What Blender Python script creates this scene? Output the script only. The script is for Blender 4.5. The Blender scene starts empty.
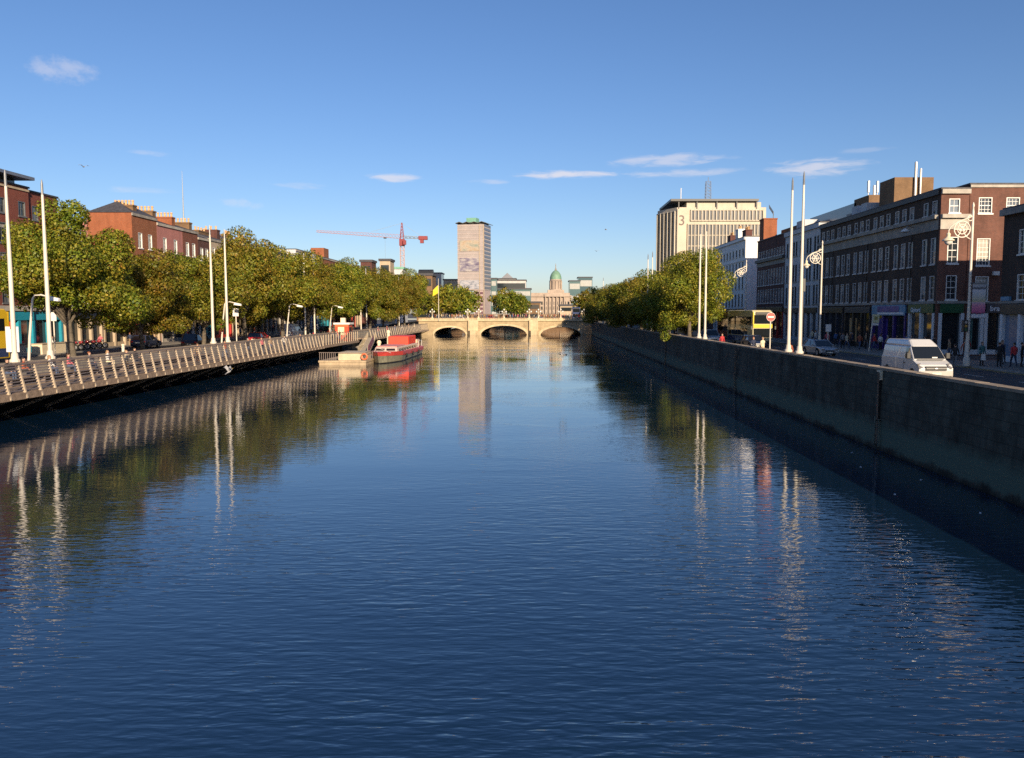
import bpy, math, random
import numpy as np
from mathutils import Vector, Matrix

SC = bpy.context.scene
COL = SC.collection
RND = random.Random(11)
PI = math.pi
rad = math.radians
F = 800.0            # focal length of the photograph in pixels
EYE = 7.0            # eye height above the water
VPX, HZ = 536.0, 313.0

def lat(px, Y):      # sideways metres of a picture column at a distance down the river
    return (px - VPX) / F * Y
def hgt(py, Y):      # height above the water of a picture row at a distance
    return EYE + (HZ - py) / F * Y

# ------------------------------------------------------------------ materials
MATS = {}
def principled(name):
    m = bpy.data.materials.new(name)
    m.use_nodes = True
    nt = m.node_tree
    return m, nt, nt.nodes['Principled BSDF']

def N(nt, kind, **kw):
    n = nt.nodes.new(kind)
    for k, v in kw.items():
        if k in n.inputs: n.inputs[k].default_value = v
        else: setattr(n, k, v)
    return n

def ramp(nt, stops):
    r = nt.nodes.new('ShaderNodeValToRGB')
    e = r.color_ramp.elements
    while len(e) < len(stops): e.new(0.5)
    for i, (p, c) in enumerate(stops):
        e[i].position = p
        e[i].color = (*c, 1) if len(c) == 3 else c
    return r

def mat(name, col, rough=0.6, var=0.18, scale=1.5, metal=0.0, bump=0.0, spec=0.5, fine=9.0, coat=0.0, streak=0.0):
    if name in MATS: return MATS[name]
    m, nt, b = principled(name)
    L = nt.links.new
    b.inputs['Roughness'].default_value = rough
    b.inputs['Metallic'].default_value = metal
    b.inputs['Specular IOR Level'].default_value = spec
    b.inputs['Coat Weight'].default_value = coat
    tc = N(nt, 'ShaderNodeTexCoord')
    if var > 0:
        n1 = N(nt, 'ShaderNodeTexNoise', Scale=scale, Detail=5.0, Roughness=0.65)
        L(tc.outputs['Object'], n1.inputs['Vector'])
        lo = tuple(max(0, c * (1 - 1.6 * var)) for c in col)
        hi = tuple(min(1, c * (1 + 1.6 * var)) for c in col)
        r = ramp(nt, [(0.28, lo), (0.72, hi)])
        L(n1.outputs['Fac'], r.inputs['Fac'])
        out = r.outputs['Color']
        if streak > 0:
            mp = N(nt, 'ShaderNodeMapping'); mp.inputs['Scale'].default_value = (1.6, 1.6, 0.12)
            L(tc.outputs['Object'], mp.inputs['Vector'])
            n2 = N(nt, 'ShaderNodeTexNoise', Scale=1.3, Detail=6.0, Roughness=0.7)
            L(mp.outputs['Vector'], n2.inputs['Vector'])
            r2 = ramp(nt, [(0.42, (1, 1, 1)), (0.75, (1 - streak,) * 3)])
            L(n2.outputs['Fac'], r2.inputs['Fac'])
            mx = N(nt, 'ShaderNodeMix', data_type='RGBA', blend_type='MULTIPLY')
            mx.inputs['Factor'].default_value = 1.0
            L(out, mx.inputs['A']); L(r2.outputs['Color'], mx.inputs['B'])
            out = mx.outputs['Result']
        L(out, b.inputs['Base Color'])
    else:
        b.inputs['Base Color'].default_value = (*col, 1)
    if bump > 0:
        n3 = N(nt, 'ShaderNodeTexNoise', Scale=fine, Detail=6.0)
        L(tc.outputs['Object'], n3.inputs['Vector'])
        bp = N(nt, 'ShaderNodeBump', Strength=bump, Distance=0.05)
        L(n3.outputs['Fac'], bp.inputs['Height'])
        L(bp.outputs['Normal'], b.inputs['Normal'])
    MATS[name] = m
    return m

def brick(name, c1, c2, mortar, bw=0.23, bh=0.075, ms=0.012, rough=0.85, stain=0.35, bump=0.3, algae=False):
    if name in MATS: return MATS[name]
    m, nt, b = principled(name)
    L = nt.links.new
    b.inputs['Roughness'].default_value = rough
    b.inputs['Specular IOR Level'].default_value = 0.3
    ge = N(nt, 'ShaderNodeNewGeometry')
    sx = N(nt, 'ShaderNodeSeparateXYZ'); L(ge.outputs['Position'], sx.inputs[0])
    ad = N(nt, 'ShaderNodeMath', operation='ADD'); L(sx.outputs['X'], ad.inputs[0]); L(sx.outputs['Y'], ad.inputs[1])
    cb = N(nt, 'ShaderNodeCombineXYZ'); L(ad.outputs[0], cb.inputs['X']); L(sx.outputs['Z'], cb.inputs['Y'])
    t = N(nt, 'ShaderNodeTexBrick')
    t.inputs['Scale'].default_value = 1.0
    t.inputs['Brick Width'].default_value = bw
    t.inputs['Row Height'].default_value = bh
    t.inputs['Mortar Size'].default_value = ms
    t.inputs['Color1'].default_value = (*c1, 1); t.inputs['Color2'].default_value = (*c2, 1); t.inputs['Mortar'].default_value = (*mortar, 1)
    L(cb.outputs[0], t.inputs['Vector'])
    n1 = N(nt, 'ShaderNodeTexNoise', Scale=0.6, Detail=7.0, Roughness=0.7); L(ge.outputs['Position'], n1.inputs['Vector'])
    r = ramp(nt, [(0.3, (1 - stain,) * 3), (0.7, (1 + stain * 0.6,) * 3)])
    L(n1.outputs['Fac'], r.inputs['Fac'])
    mx = N(nt, 'ShaderNodeMix', data_type='RGBA', blend_type='MULTIPLY'); mx.inputs['Factor'].default_value = 1
    L(t.outputs['Color'], mx.inputs['A']); L(r.outputs['Color'], mx.inputs['B'])
    out = mx.outputs['Result']
    # rain streaks running down the face
    mp = N(nt, 'ShaderNodeMapping'); mp.inputs['Scale'].default_value = (1.2, 1.2, 0.1)
    L(ge.outputs['Position'], mp.inputs['Vector'])
    n2 = N(nt, 'ShaderNodeTexNoise', Scale=1.0, Detail=6.0, Roughness=0.72); L(mp.outputs['Vector'], n2.inputs['Vector'])
    r2 = ramp(nt, [(0.45, (1, 1, 1)), (0.78, (1 - stain,) * 3)]); L(n2.outputs['Fac'], r2.inputs['Fac'])
    m2 = N(nt, 'ShaderNodeMix', data_type='RGBA', blend_type='MULTIPLY'); m2.inputs['Factor'].default_value = 1
    L(out, m2.inputs['A']); L(r2.outputs['Color'], m2.inputs['B']); out = m2.outputs['Result']
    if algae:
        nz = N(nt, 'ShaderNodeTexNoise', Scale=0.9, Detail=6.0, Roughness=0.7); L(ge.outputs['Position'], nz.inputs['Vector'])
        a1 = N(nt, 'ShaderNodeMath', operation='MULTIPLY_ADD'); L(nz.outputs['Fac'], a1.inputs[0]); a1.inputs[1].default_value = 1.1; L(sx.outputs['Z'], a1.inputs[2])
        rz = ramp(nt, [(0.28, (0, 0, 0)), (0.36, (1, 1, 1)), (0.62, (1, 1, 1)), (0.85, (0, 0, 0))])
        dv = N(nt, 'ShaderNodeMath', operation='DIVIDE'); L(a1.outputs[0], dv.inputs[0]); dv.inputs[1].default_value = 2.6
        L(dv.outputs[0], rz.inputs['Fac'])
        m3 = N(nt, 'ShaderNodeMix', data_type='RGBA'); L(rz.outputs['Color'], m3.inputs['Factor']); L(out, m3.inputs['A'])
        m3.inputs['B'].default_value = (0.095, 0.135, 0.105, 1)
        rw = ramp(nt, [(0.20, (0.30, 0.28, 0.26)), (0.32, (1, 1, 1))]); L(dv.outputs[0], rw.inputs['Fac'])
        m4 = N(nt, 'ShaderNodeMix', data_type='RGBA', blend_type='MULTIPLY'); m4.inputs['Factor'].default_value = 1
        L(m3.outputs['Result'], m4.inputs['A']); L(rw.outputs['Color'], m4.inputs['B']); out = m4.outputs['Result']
    L(out, b.inputs['Base Color'])
    bp = N(nt, 'ShaderNodeBump', Strength=bump, Distance=0.02); L(t.outputs['Fac'], bp.inputs['Height']); bp.invert = True
    L(bp.outputs['Normal'], b.inputs['Normal'])
    MATS[name] = m
    return m

def glass(name='window_glass', col=(0.02, 0.025, 0.03), rough=0.06, var=True):
    if name in MATS: return MATS[name]
    m, nt, b = principled(name)
    b.inputs['Roughness'].default_value = rough
    b.inputs['Specular IOR Level'].default_value = 0.9
    b.inputs['Base Color'].default_value = (*col, 1)
    if var:      # old panes are never quite flat, and rooms behind differ
        oi = N(nt, 'ShaderNodeObjectInfo')
        r = ramp(nt, [(0.0, col), (0.6, tuple(c * 1.5 for c in col)), (0.8, tuple(min(1, c * 4) for c in col)), (1.0, tuple(min(1, c * 9 + 0.03) for c in col))])
        nt.links.new(oi.outputs['Random'], r.inputs['Fac']); nt.links.new(r.outputs['Color'], b.inputs['Base Color'])
        tc = N(nt, 'ShaderNodeTexCoord'); n = N(nt, 'ShaderNodeTexNoise', Scale=2.2, Detail=2.0)
        nt.links.new(tc.outputs['Object'], n.inputs['Vector'])
        bp = N(nt, 'ShaderNodeBump', Strength=0.06, Distance=0.05); nt.links.new(n.outputs['Fac'], bp.inputs['Height']); nt.links.new(bp.outputs['Normal'], b.inputs['Normal'])
    MATS[name] = m
    return m

def leaf_mat(name, stops):
    if name in MATS: return MATS[name]
    m, nt, b = principled(name)
    L = nt.links.new
    ge = N(nt, 'ShaderNodeNewGeometry')
    r = ramp(nt, stops); L(ge.outputs['Random Per Island'], r.inputs['Fac'])
    oi = N(nt, 'ShaderNodeObjectInfo')
    hs = N(nt, 'ShaderNodeHueSaturation')
    mr = N(nt, 'ShaderNodeMapRange'); L(oi.outputs['Random'], mr.inputs['Value']); mr.inputs['To Min'].default_value = 0.47; mr.inputs['To Max'].default_value = 0.522
    mv = N(nt, 'ShaderNodeMath', operation='MULTIPLY'); L(oi.outputs['Random'], mv.inputs[0]); mv.inputs[1].default_value = 7.31
    mf = N(nt, 'ShaderNodeMath', operation='FRACT'); L(mv.outputs[0], mf.inputs[0])
    mw = N(nt, 'ShaderNodeMapRange'); L(mf.outputs[0], mw.inputs['Value']); mw.inputs['To Min'].default_value = 0.8; mw.inputs['To Max'].default_value = 1.15; L(mw.outputs[0], hs.inputs['Value'])
    L(mr.outputs[0], hs.inputs['Hue']); L(r.outputs['Color'], hs.inputs['Color'])
    # each bough turns at its own pace in autumn
    n = N(nt, 'ShaderNodeTexNoise', Scale=0.45, Detail=2.0); L(ge.outputs['Position'], n.inputs['Vector'])
    r2 = ramp(nt, [(0.35, (0.85, 1.0, 0.8)), (0.65, (1.18, 0.98, 0.9))]); L(n.outputs['Fac'], r2.inputs['Fac'])
    mx = N(nt, 'ShaderNodeMix', data_type='RGBA', blend_type='MULTIPLY'); mx.inputs['Factor'].default_value = 1
    L(hs.outputs['Color'], mx.inputs['A']); L(r2.outputs['Color'], mx.inputs['B'])
    L(mx.outputs['Result'], b.inputs['Base Color'])
    b.inputs['Roughness'].default_value = 0.5
    b.inputs['Specular IOR Level'].default_value = 0.35
    tr = N(nt, 'ShaderNodeBsdfTranslucent'); L(mx.outputs['Result'], tr.inputs['Color'])
    ms = N(nt, 'ShaderNodeMixShader'); ms.inputs[0].default_value = 0.3
    out = nt.nodes['Material Output']
    L(b.outputs[0], ms.inputs[1]); L(tr.outputs[0], ms.inputs[2]); L(ms.outputs[0], out.inputs['Surface'])
    MATS[name] = m
    return m

def water_mat():
    m, nt, b = principled('river_water')
    L = nt.links.new
    b.inputs['Base Color'].default_value = (0.004, 0.018, 0.041, 1)
    b.inputs['Specular Tint'].default_value = (0.88, 1.0, 1.16, 1)
    b.inputs['Roughness'].default_value = 0.025
    b.inputs['IOR'].default_value = 1.5
    b.inputs['Specular IOR Level'].default_value = 1.0
    ge = N(nt, 'ShaderNodeNewGeometry')
    def noise(sx, sy, rot, detail=2.0, rough=0.5, dist=0.0):
        mp = N(nt, 'ShaderNodeMapping'); mp.inputs['Scale'].default_value = (sx, sy, 1); mp.inputs['Rotation'].default_value = (0, 0, rad(rot))
        L(ge.outputs['Position'], mp.inputs['Vector'])
        n = N(nt, 'ShaderNodeTexNoise', Scale=1.0, Detail=detail, Roughness=rough, Distortion=dist)
        L(mp.outputs[0], n.inputs['Vector'])
        return n.outputs['Fac']
    def math_(op, a, c):
        k = N(nt, 'ShaderNodeMath', operation=op)
        for i, v in enumerate((a, c)):
            if isinstance(v, (int, float)): k.inputs[i].default_value = v
            else: L(v, k.inputs[i])
        return k.outputs[0]
    small = noise(1.3, 4.4, 7, 2.5, 0.5, 0.3)      # wind ripples, crests across the river
    small2 = noise(1.3, 3.4, -16, 2.0, 0.5, 0.2)
    mid = noise(0.22, 0.75, -6, 2.0, 0.5, 0.4)
    big = noise(0.05, 0.11, 20, 2.0)
    patch = noise(0.035, 0.06, 12, 3.0, 0.55, 0.6)   # where gusts touch the water
    sp = N(nt, 'ShaderNodeSeparateXYZ'); L(ge.outputs['Position'], sp.inputs[0])
    near = N(nt, 'ShaderNodeMapRange'); L(sp.outputs['Y'], near.inputs['Value'])
    near.inputs['From Min'].default_value = 9; near.inputs['From Max'].default_value = 33
    near.inputs['To Min'].default_value = 1.15; near.inputs['To Max'].default_value = 0.14
    pr = N(nt, 'ShaderNodeMapRange'); L(patch, pr.inputs['Value'])
    pr.inputs['From Min'].default_value = 0.36; pr.inputs['From Max'].default_value = 0.62
    pr.inputs['To Min'].default_value = 0.3; pr.inputs['To Max'].default_value = 1.2
    lee = N(nt, 'ShaderNodeMapRange'); L(sp.outputs['X'], lee.inputs['Value'])     # sheltered water under the left wall
    lee.inputs['From Min'].default_value = -27; lee.inputs['From Max'].default_value = -4; lee.inputs['To Min'].default_value = 1.0
    amp = math_('MULTIPLY', math_('MULTIPLY', near.outputs[0], pr.outputs[0]), lee.outputs[0])
    h = math_('ADD', math_('MULTIPLY', small, 0.040), math_('MULTIPLY', small2, 0.026))
    h = math_('ADD', h, math_('MULTIPLY', mid, 0.026))
    h = math_('MULTIPLY', h, amp)
    cats = noise(2.6, 6.5, 4, 2.0, 0.5, 0.3)          # cat's paws: fine specks where a gust roughens the calm middle reach
    gust = noise(0.045, 0.085, -18, 3.0, 0.6, 1.0)
    gm = N(nt, 'ShaderNodeMapRange'); L(gust, gm.inputs['Value']); gm.inputs['From Min'].default_value = 0.50; gm.inputs['From Max'].default_value = 0.60
    h = math_('ADD', h, math_('MULTIPLY', math_('MULTIPLY', cats, 0.007), gm.outputs[0]))
    h = math_('ADD', h, math_('MULTIPLY', big, 0.03))
    bp = N(nt, 'ShaderNodeBump', Strength=1.0, Distance=1.0)
    L(h, bp.inputs['Height']); L(bp.outputs['Normal'], b.inputs['Normal'])
    return m

# ------------------------------------------------------------------ mesh building
class MB:
    def __init__(s): s.v, s.f, s.m = [], [], []
    def add(s, vs, fs, m=0):
        o = len(s.v); s.v += [tuple(p) for p in vs]
        for f in fs: s.f.append(tuple(i + o for i in f)); s.m.append(m)
        return s
    def box(s, x0, x1, y0, y1, z0, z1, m=0):
        return s.add([(x0,y0,z0),(x1,y0,z0),(x1,y1,z0),(x0,y1,z0),(x0,y0,z1),(x1,y0,z1),(x1,y1,z1),(x0,y1,z1)],
            [(0,3,2,1),(4,5,6,7),(0,1,5,4),(1,2,6,5),(2,3,7,6),(3,0,4,7)], m)
    def hexa(s, p, m=0):   # eight corners, bottom ring then top ring
        return s.add(p, [(0,3,2,1),(4,5,6,7),(0,1,5,4),(1,2,6,5),(2,3,7,6),(3,0,4,7)], m)
    def bar(s, a, b, w, h=None, m=0, up=(0,0,1)):
        a, b = Vector(a), Vector(b); h = h or w
        d = (b - a).normalized(); u = Vector(up)
        if abs(d.dot(u)) > 0.98: u = Vector((1,0,0))
        r = d.cross(u).normalized() * w / 2; t = r.cross(d).normalized() * h / 2
        return s.hexa([a-r-t, a+r-t, a+r+t, a-r+t, b-r-t, b+r-t, b+r+t, b-r+t], m)
    def tube(s, pts, rs, n=8, m=0, cap=True):
        pts = [Vector(p) for p in pts]
        if isinstance(rs, (int, float)): rs = [rs] * len(pts)
        vs, fs = [], []
        for i, p in enumerate(pts):
            d = (pts[min(i+1, len(pts)-1)] - pts[max(i-1, 0)]).normalized()
            u = Vector((1,0,0)) if abs(d.x) < 0.9 else Vector((0,1,0))
            a = d.cross(u).normalized(); c = d.cross(a)
            for k in range(n):
                t = 2*PI*k/n
                vs.append(p + a*rs[i]*math.cos(t) + c*rs[i]*math.sin(t))
        for i in range(len(pts)-1):
            for k in range(n):
                k2 = (k+1) % n
                fs.append((i*n+k, i*n+k2, (i+1)*n+k2, (i+1)*n+k))
        if cap:
            fs.append(tuple(range(n))[::-1]); fs.append(tuple((len(pts)-1)*n + k for k in range(n)))
        return s.add(vs, fs, m)
    def lathe(s, c, prof, n=12, m=0):
        return s.tube([(c[0], c[1], c[2]+z) for r, z in prof], [max(r, 0.001) for r, z in prof], n, m)
    def prism(s, poly, z0, z1, m=0):    # polygon in xy, counter-clockwise
        n = len(poly)
        vs = [(x, y, z0) for x, y in poly] + [(x, y, z1) for x, y in poly]
        fs = [tuple(range(n))[::-1], tuple(range(n, 2*n))] + [(i, (i+1) % n, n+(i+1) % n, n+i) for i in range(n)]
        return s.add(vs, fs, m)
    def side(s, poly, x0, x1, m=0, inset=0):   # polygon in (y, z), extruded along x
        n = len(poly)
        vs = [(x0, y, z) for y, z in poly] + [(x1, y, z) for y, z in poly]
        fs = [tuple(range(n)), tuple(range(n, 2*n))[::-1]] + [(i, n+i, n+(i+1) % n, (i+1) % n) for i in range(n)]
        return s.add(vs, fs, m)
    def ring(s, c, R_, r, axis='y', n=18, k=6, m=0):
        pts = []
        vs, fs = [], []
        for i in range(n):
            t = 2*PI*i/n
            for j in range(k):
                q = 2*PI*j/k
                a = R_ + r*math.cos(q)
                p = {'y': (a*math.cos(t), r*math.sin(q), a*math.sin(t)), 'x': (r*math.sin(q), a*math.cos(t), a*math.sin(t)), 'z': (a*math.cos(t), a*math.sin(t), r*math.sin(q))}[axis]
                vs.append((c[0]+p[0], c[1]+p[1], c[2]+p[2]))
        for i in range(n):
            for j in range(k):
                fs.append((i*k+j, ((i+1) % n)*k+j, ((i+1) % n)*k+(j+1) % k, i*k+(j+1) % k))
        return s.add(vs, fs, m)
    def ball(s, c, r, n=12, k=8, m=0):
        rr = r if isinstance(r, (tuple, list)) else (r, r, r)
        vs = [(c[0], c[1], c[2]-rr[2])]
        for j in range(1, k):
            a = -PI/2 + PI*j/k
            for i in range(n):
                t = 2*PI*i/n
                vs.append((c[0]+rr[0]*math.cos(a)*math.cos(t), c[1]+rr[1]*math.cos(a)*math.sin(t), c[2]+rr[2]*math.sin(a)))
        vs.append((c[0], c[1], c[2]+rr[2]))
        fs = [(0, 1+(i+1) % n, 1+i) for i in range(n)]
        for j in range(k-2):
            for i in range(n):
                a = 1+j*n; fs.append((a+i, a+(i+1) % n, a+n+(i+1) % n, a+n+i))
        t = len(vs)-1; a = 1+(k-2)*n
        fs += [(a+i, a+(i+1) % n, t) for i in range(n)]
        return s.add(vs, fs, m)
    def mesh(s, name, mats, smooth=False):
        me = bpy.data.meshes.new(name)
        me.from_pydata(s.v, [], s.f)
        for mm in (mats if isinstance(mats, (list, tuple)) else [mats]): me.materials.append(mm)
        if any(s.m): me.polygons.foreach_set('material_index', s.m)
        if smooth:
            me.polygons.foreach_set('use_smooth', [True]*len(s.f))
            try: me.set_sharp_from_angle(angle=rad(smooth if smooth is not True else 40))
            except Exception: pass
        me.update()
        return me
    def build(s, name, mats, parent=None, loc=None, smooth=False, bevel=0):
        return link(name, s.mesh(name, mats, smooth), parent, loc, bevel=bevel)

def link(name, me, parent=None, loc=None, rotz=0, bevel=0):
    o = bpy.data.objects.new(name, me)
    COL.objects.link(o)
    if parent is not None: o.parent = parent
    if loc is not None: o.location = loc
    if rotz: o.rotation_euler = (0, 0, rotz)
    if bevel:
        b = o.modifiers.new('soft_edges', 'BEVEL'); b.width = bevel; b.segments = 2; b.limit_method = 'ANGLE'; b.angle_limit = rad(35)
    return o

def tag(o, label, cat, group=None):
    o['label'] = label; o['category'] = cat
    if group: o['group'] = group
    return o
def thing(name, label, cat, loc=(0,0,0), rotz=0, group=None):
    o = bpy.data.objects.new(name, None); COL.objects.link(o)
    o.empty_display_size = 0.3
    o.location = loc; o.rotation_euler = (0, 0, rotz)
    return tag(o, label, cat, group)
def structure(o, label=None):
    o['kind'] = 'structure'
    if label: o['label'] = label
    return o
def copy_tree(o, parent=None):
    c = o.copy(); COL.objects.link(c)
    if parent is not None: c.parent = parent
    for ch in list(o.children): copy_tree(ch, c)
    return c
def dup(o, label, loc, rotz=0, scale=None):
    kids = list(o.children)
    c = copy_tree(o); c.location = loc; c.rotation_euler = (0, 0, rotz); c['label'] = label
    if scale: c.scale = (scale,)*3 if isinstance(scale, (int, float)) else scale
    return c
ORD = ['first','second','third','fourth','fifth','sixth','seventh','eighth','ninth','tenth','eleventh','twelfth','thirteenth','fourteenth','fifteenth','sixteenth','seventeenth','eighteenth','nineteenth','twentieth']

# ------------------------------------------------------------------ shared materials
M_WHITE = mat('white_paint', (0.72, 0.70, 0.66), 0.5, 0.06)
M_CREAM = mat('cream_paint', (0.72, 0.62, 0.45), 0.45, 0.08)
M_POLE = mat('pale_mast_paint', (0.64, 0.59, 0.50), 0.4, 0.05, 0.8)
M_DARK = mat('dark_metal', (0.025, 0.027, 0.03), 0.45, 0.1)
M_GREY = mat('grey_metal', (0.22, 0.23, 0.24), 0.4, 0.1, metal=0.4)
M_SLATE = mat('roof_slate', (0.055, 0.055, 0.065), 0.7, 0.25, 3.0, bump=0.4)
M_STONE = brick('granite_ashlar', (0.36, 0.33, 0.28), (0.29, 0.265, 0.23), (0.22, 0.2, 0.18), 0.9, 0.4, 0.015, stain=0.3)
M_CAP = mat('granite_coping', (0.30, 0.24, 0.175), 0.8, 0.2, 1.2, bump=0.3)
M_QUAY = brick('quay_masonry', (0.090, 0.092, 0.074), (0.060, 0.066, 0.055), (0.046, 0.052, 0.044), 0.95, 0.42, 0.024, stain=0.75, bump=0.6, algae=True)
M_QUAYD = brick('shade_black_masonry', (0.016, 0.017, 0.017), (0.011, 0.012, 0.012), (0.01, 0.01, 0.01), 0.85, 0.36, 0.025, stain=0.5, bump=0.5)  # near-black: the shade beneath the boardwalk is put into the stone colour
M_BRIDGE = brick('bridge_granite', (0.46, 0.36, 0.22), (0.40, 0.31, 0.19), (0.30, 0.24, 0.15), 1.2, 0.5, 0.02, stain=0.25)
M_GLASS = glass()
M_GLASSB = glass('shop_glass', (0.022, 0.028, 0.032), 0.08, False)
M_CARGLASS = glass('car_glass', (0.012, 0.015, 0.018), 0.03, False)
M_TYRE = mat('tyre_rubber', (0.02, 0.02, 0.02), 0.9, 0.1)
M_RIM = mat('wheel_rim', (0.4, 0.4, 0.42), 0.35, 0.05, metal=0.7)
M_LAMP = mat('lamp_glass', (0.75, 0.73, 0.68), 0.2, 0.0)
M_BARK = mat('plane_bark', (0.115, 0.095, 0.07), 0.9, 0.35, 2.5, bump=0.7)
M_LEAF = leaf_mat('autumn_plane_leaves', [(0.0, (0.085, 0.115, 0.014)), (0.35, (0.16, 0.185, 0.020)), (0.70, (0.25, 0.245, 0.026)), (0.92, (0.31, 0.265, 0.030)), (1.0, (0.27, 0.17, 0.028))])
M_LEAFG = leaf_mat('green_plane_leaves', [(0.0, (0.085, 0.120, 0.015)), (0.4, (0.165, 0.195, 0.022)), (0.75, (0.25, 0.250, 0.028)), (1.0, (0.32, 0.27, 0.032))])
# ------------------------------------------------------------------ camera, sun, sky
cam = bpy.data.cameras.new('camera'); cam.lens = F / 1024 * 36; cam.sensor_width = 36
cam.clip_start = 0.1; cam.clip_end = 8000
co = bpy.data.objects.new('camera', cam); COL.objects.link(co); SC.camera = co
co.location = (0, 0, EYE)
PITCH = math.atan(66 / F)
co.rotation_euler = (PI/2 - PITCH, 0, 0); cam.shift_x = -24 / 1024
CAM_R = co.rotation_euler.to_matrix()
def view_dir(px, py):
    return (CAM_R @ Vector(((px - VPX) / F, -(py - 379) / F, -1))).normalized()

SUN_AZ, SUN_EL = rad(20), rad(18)     # behind the camera, a little to the right
sdir = Vector((math.sin(SUN_AZ)*math.cos(SUN_EL), -math.cos(SUN_AZ)*math.cos(SUN_EL), math.sin(SUN_EL)))
sun = bpy.data.lights.new('sun', 'SUN'); sun.energy = 5.0; sun.angle = rad(0.5); sun.color = (1.0, 0.80, 0.56)
so = bpy.data.objects.new('sun', sun); COL.objects.link(so)
so.rotation_euler = (-sdir).to_track_quat('-Z', 'Y').to_euler()

W = bpy.data.worlds.new('World'); SC.world = W; W.use_nodes = True
nt = W.node_tree; L = nt.links.new
bg = nt.nodes['Background']
sky = N(nt, 'ShaderNodeTexSky'); sky.sky_type = 'NISHITA'; sky.sun_disc = False
sky.sun_elevation = SUN_EL; sky.sun_rotation = math.atan2(sdir.x, sdir.y)
sky.altitude = 0; sky.air_density = 1.0; sky.dust_density = 0.4; sky.ozone_density = 4.0
bg.inputs['Strength'].default_value = 0.08
tc = N(nt, 'ShaderNodeTexCoord')
sep = N(nt, 'ShaderNodeSeparateXYZ'); L(tc.outputs['Generated'], sep.inputs[0])
def M2(op, a, b=None, c=None):
    k = N(nt, 'ShaderNodeMath', operation=op)
    for i, v in enumerate((a, b, c)):
        if v is None: continue
        if isinstance(v, (int, float)): k.inputs[i].default_value = v
        else: L(v, k.inputs[i])
    return k.outputs[0]
azi = M2('ARCTAN2', sep.outputs['X'], sep.outputs['Y'])
ele = M2('ARCSINE', sep.outputs['Z'])
cv = N(nt, 'ShaderNodeCombineXYZ'); L(M2('MULTIPLY', azi, 26.0), cv.inputs[0]); L(M2('MULTIPLY', ele, 150.0), cv.inputs[1])
cn = N(nt, 'ShaderNodeTexNoise', Scale=1.0, Detail=7.0, Roughness=0.62, Distortion=0.4); L(cv.outputs[0], cn.inputs['Vector'])
cv2 = N(nt, 'ShaderNodeCombineXYZ'); L(M2('MULTIPLY', azi, 60.0), cv2.inputs[0]); L(M2('MULTIPLY', ele, 80.0), cv2.inputs[1])
cn2 = N(nt, 'ShaderNodeTexNoise', Scale=1.0, Detail=7.0, Roughness=0.6); L(cv2.outputs[0], cn2.inputs['Vector'])
total = None
# small evening clouds: (column, row, half width, half height, thickness, puffy)
for px, py, wx, wy, a, puffy in ((60, 70, 30, 12, 0.42, 1), (395, 178, 30, 5.5, 0.8, 0), (572, 174.5, 62, 5, 0.95, 0), (668, 160, 64, 7, 0.6, 0), (690, 173, 70, 4.5, 0.55, 0),
                         (815, 168, 52, 9.5, 0.75, 0), (150, 153, 22, 3, 0.3, 0), (140, 190, 34, 3.5, 0.33, 0), (490, 182, 24, 3, 0.4, 0), (300, 186, 30, 4, 0.25, 0), (240, 204, 22, 6, 0.28, 1), (865, 150, 30, 3, 0.2, 0)):
    d = view_dir(px, py); a0 = math.atan2(d.x, d.y); e0 = math.asin(d.z)
    da = M2('DIVIDE', M2('SUBTRACT', azi, a0), wx / F); de = M2('DIVIDE', M2('SUBTRACT', ele, e0), wy / F)
    r2 = M2('ADD', M2('MULTIPLY', da, da), M2('MULTIPLY', de, de))
    s = M2('SUBTRACT', 1.0, r2)
    nn = M2('MULTIPLY_ADD', (cn2 if puffy else cn).outputs['Fac'], 3.2, -1.6)
    s = M2('ADD', s, nn)
    k = N(nt, 'ShaderNodeMapRange'); k.interpolation_type = 'SMOOTHSTEP'; L(s, k.inputs['Value'])
    k.inputs['From Min'].default_value = 0.0; k.inputs['From Max'].default_value = 1.3; k.inputs['To Max'].default_value = a*0.78
    fall = N(nt, 'ShaderNodeMapRange'); L(r2, fall.inputs['Value']); fall.inputs['From Min'].default_value = 0.3; fall.inputs['From Max'].default_value = 1.9; fall.inputs['To Min'].default_value = 1; fall.inputs['To Max'].default_value = 0
    kk = M2('MULTIPLY', k.outputs[0], fall.outputs[0])
    total = kk if total is None else M2('MAXIMUM', total, kk)
hs = N(nt, 'ShaderNodeHueSaturation'); hs.inputs['Saturation'].default_value = 1.08
gr = N(nt, 'ShaderNodeMix', data_type='RGBA', blend_type='MULTIPLY'); gr.inputs['Factor'].default_value = 1; L(sky.outputs[0], gr.inputs['A']); gr.inputs['B'].default_value = (1.03, 0.955, 1.03, 1); L(gr.outputs['Result'], hs.inputs['Color'])
mx = N(nt, 'ShaderNodeMix', data_type='RGBA'); L(total, mx.inputs['Factor']); L(hs.outputs[0], mx.inputs['A'])
mx.inputs['B'].default_value = (7.0, 6.6, 6.9, 1)
L(mx.outputs['Result'], bg.inputs['Color'])

SC.view_settings.view_transform = 'Standard'; SC.view_settings.look = 'None'
SC.view_settings.exposure = 0.62; SC.view_settings.gamma = 1.0
SC.render.engine = 'CYCLES'
SC.cycles.use_denoising = False; SC.cycles.sample_clamp_indirect = 4.0
SC.cycles.max_bounces = 6; SC.cycles.caustics_reflective = False; SC.cycles.caustics_refractive = False

# ------------------------------------------------------------------ ground, river, roads
GZ = 3.0              # street level above the water
XL, XR = -29.0, 17.5  # river faces of the two quay walls
XL2 = -33.5           # the left wall stands further back near the bridge
FL, FR = -50.0, 37.5  # building lines

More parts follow.
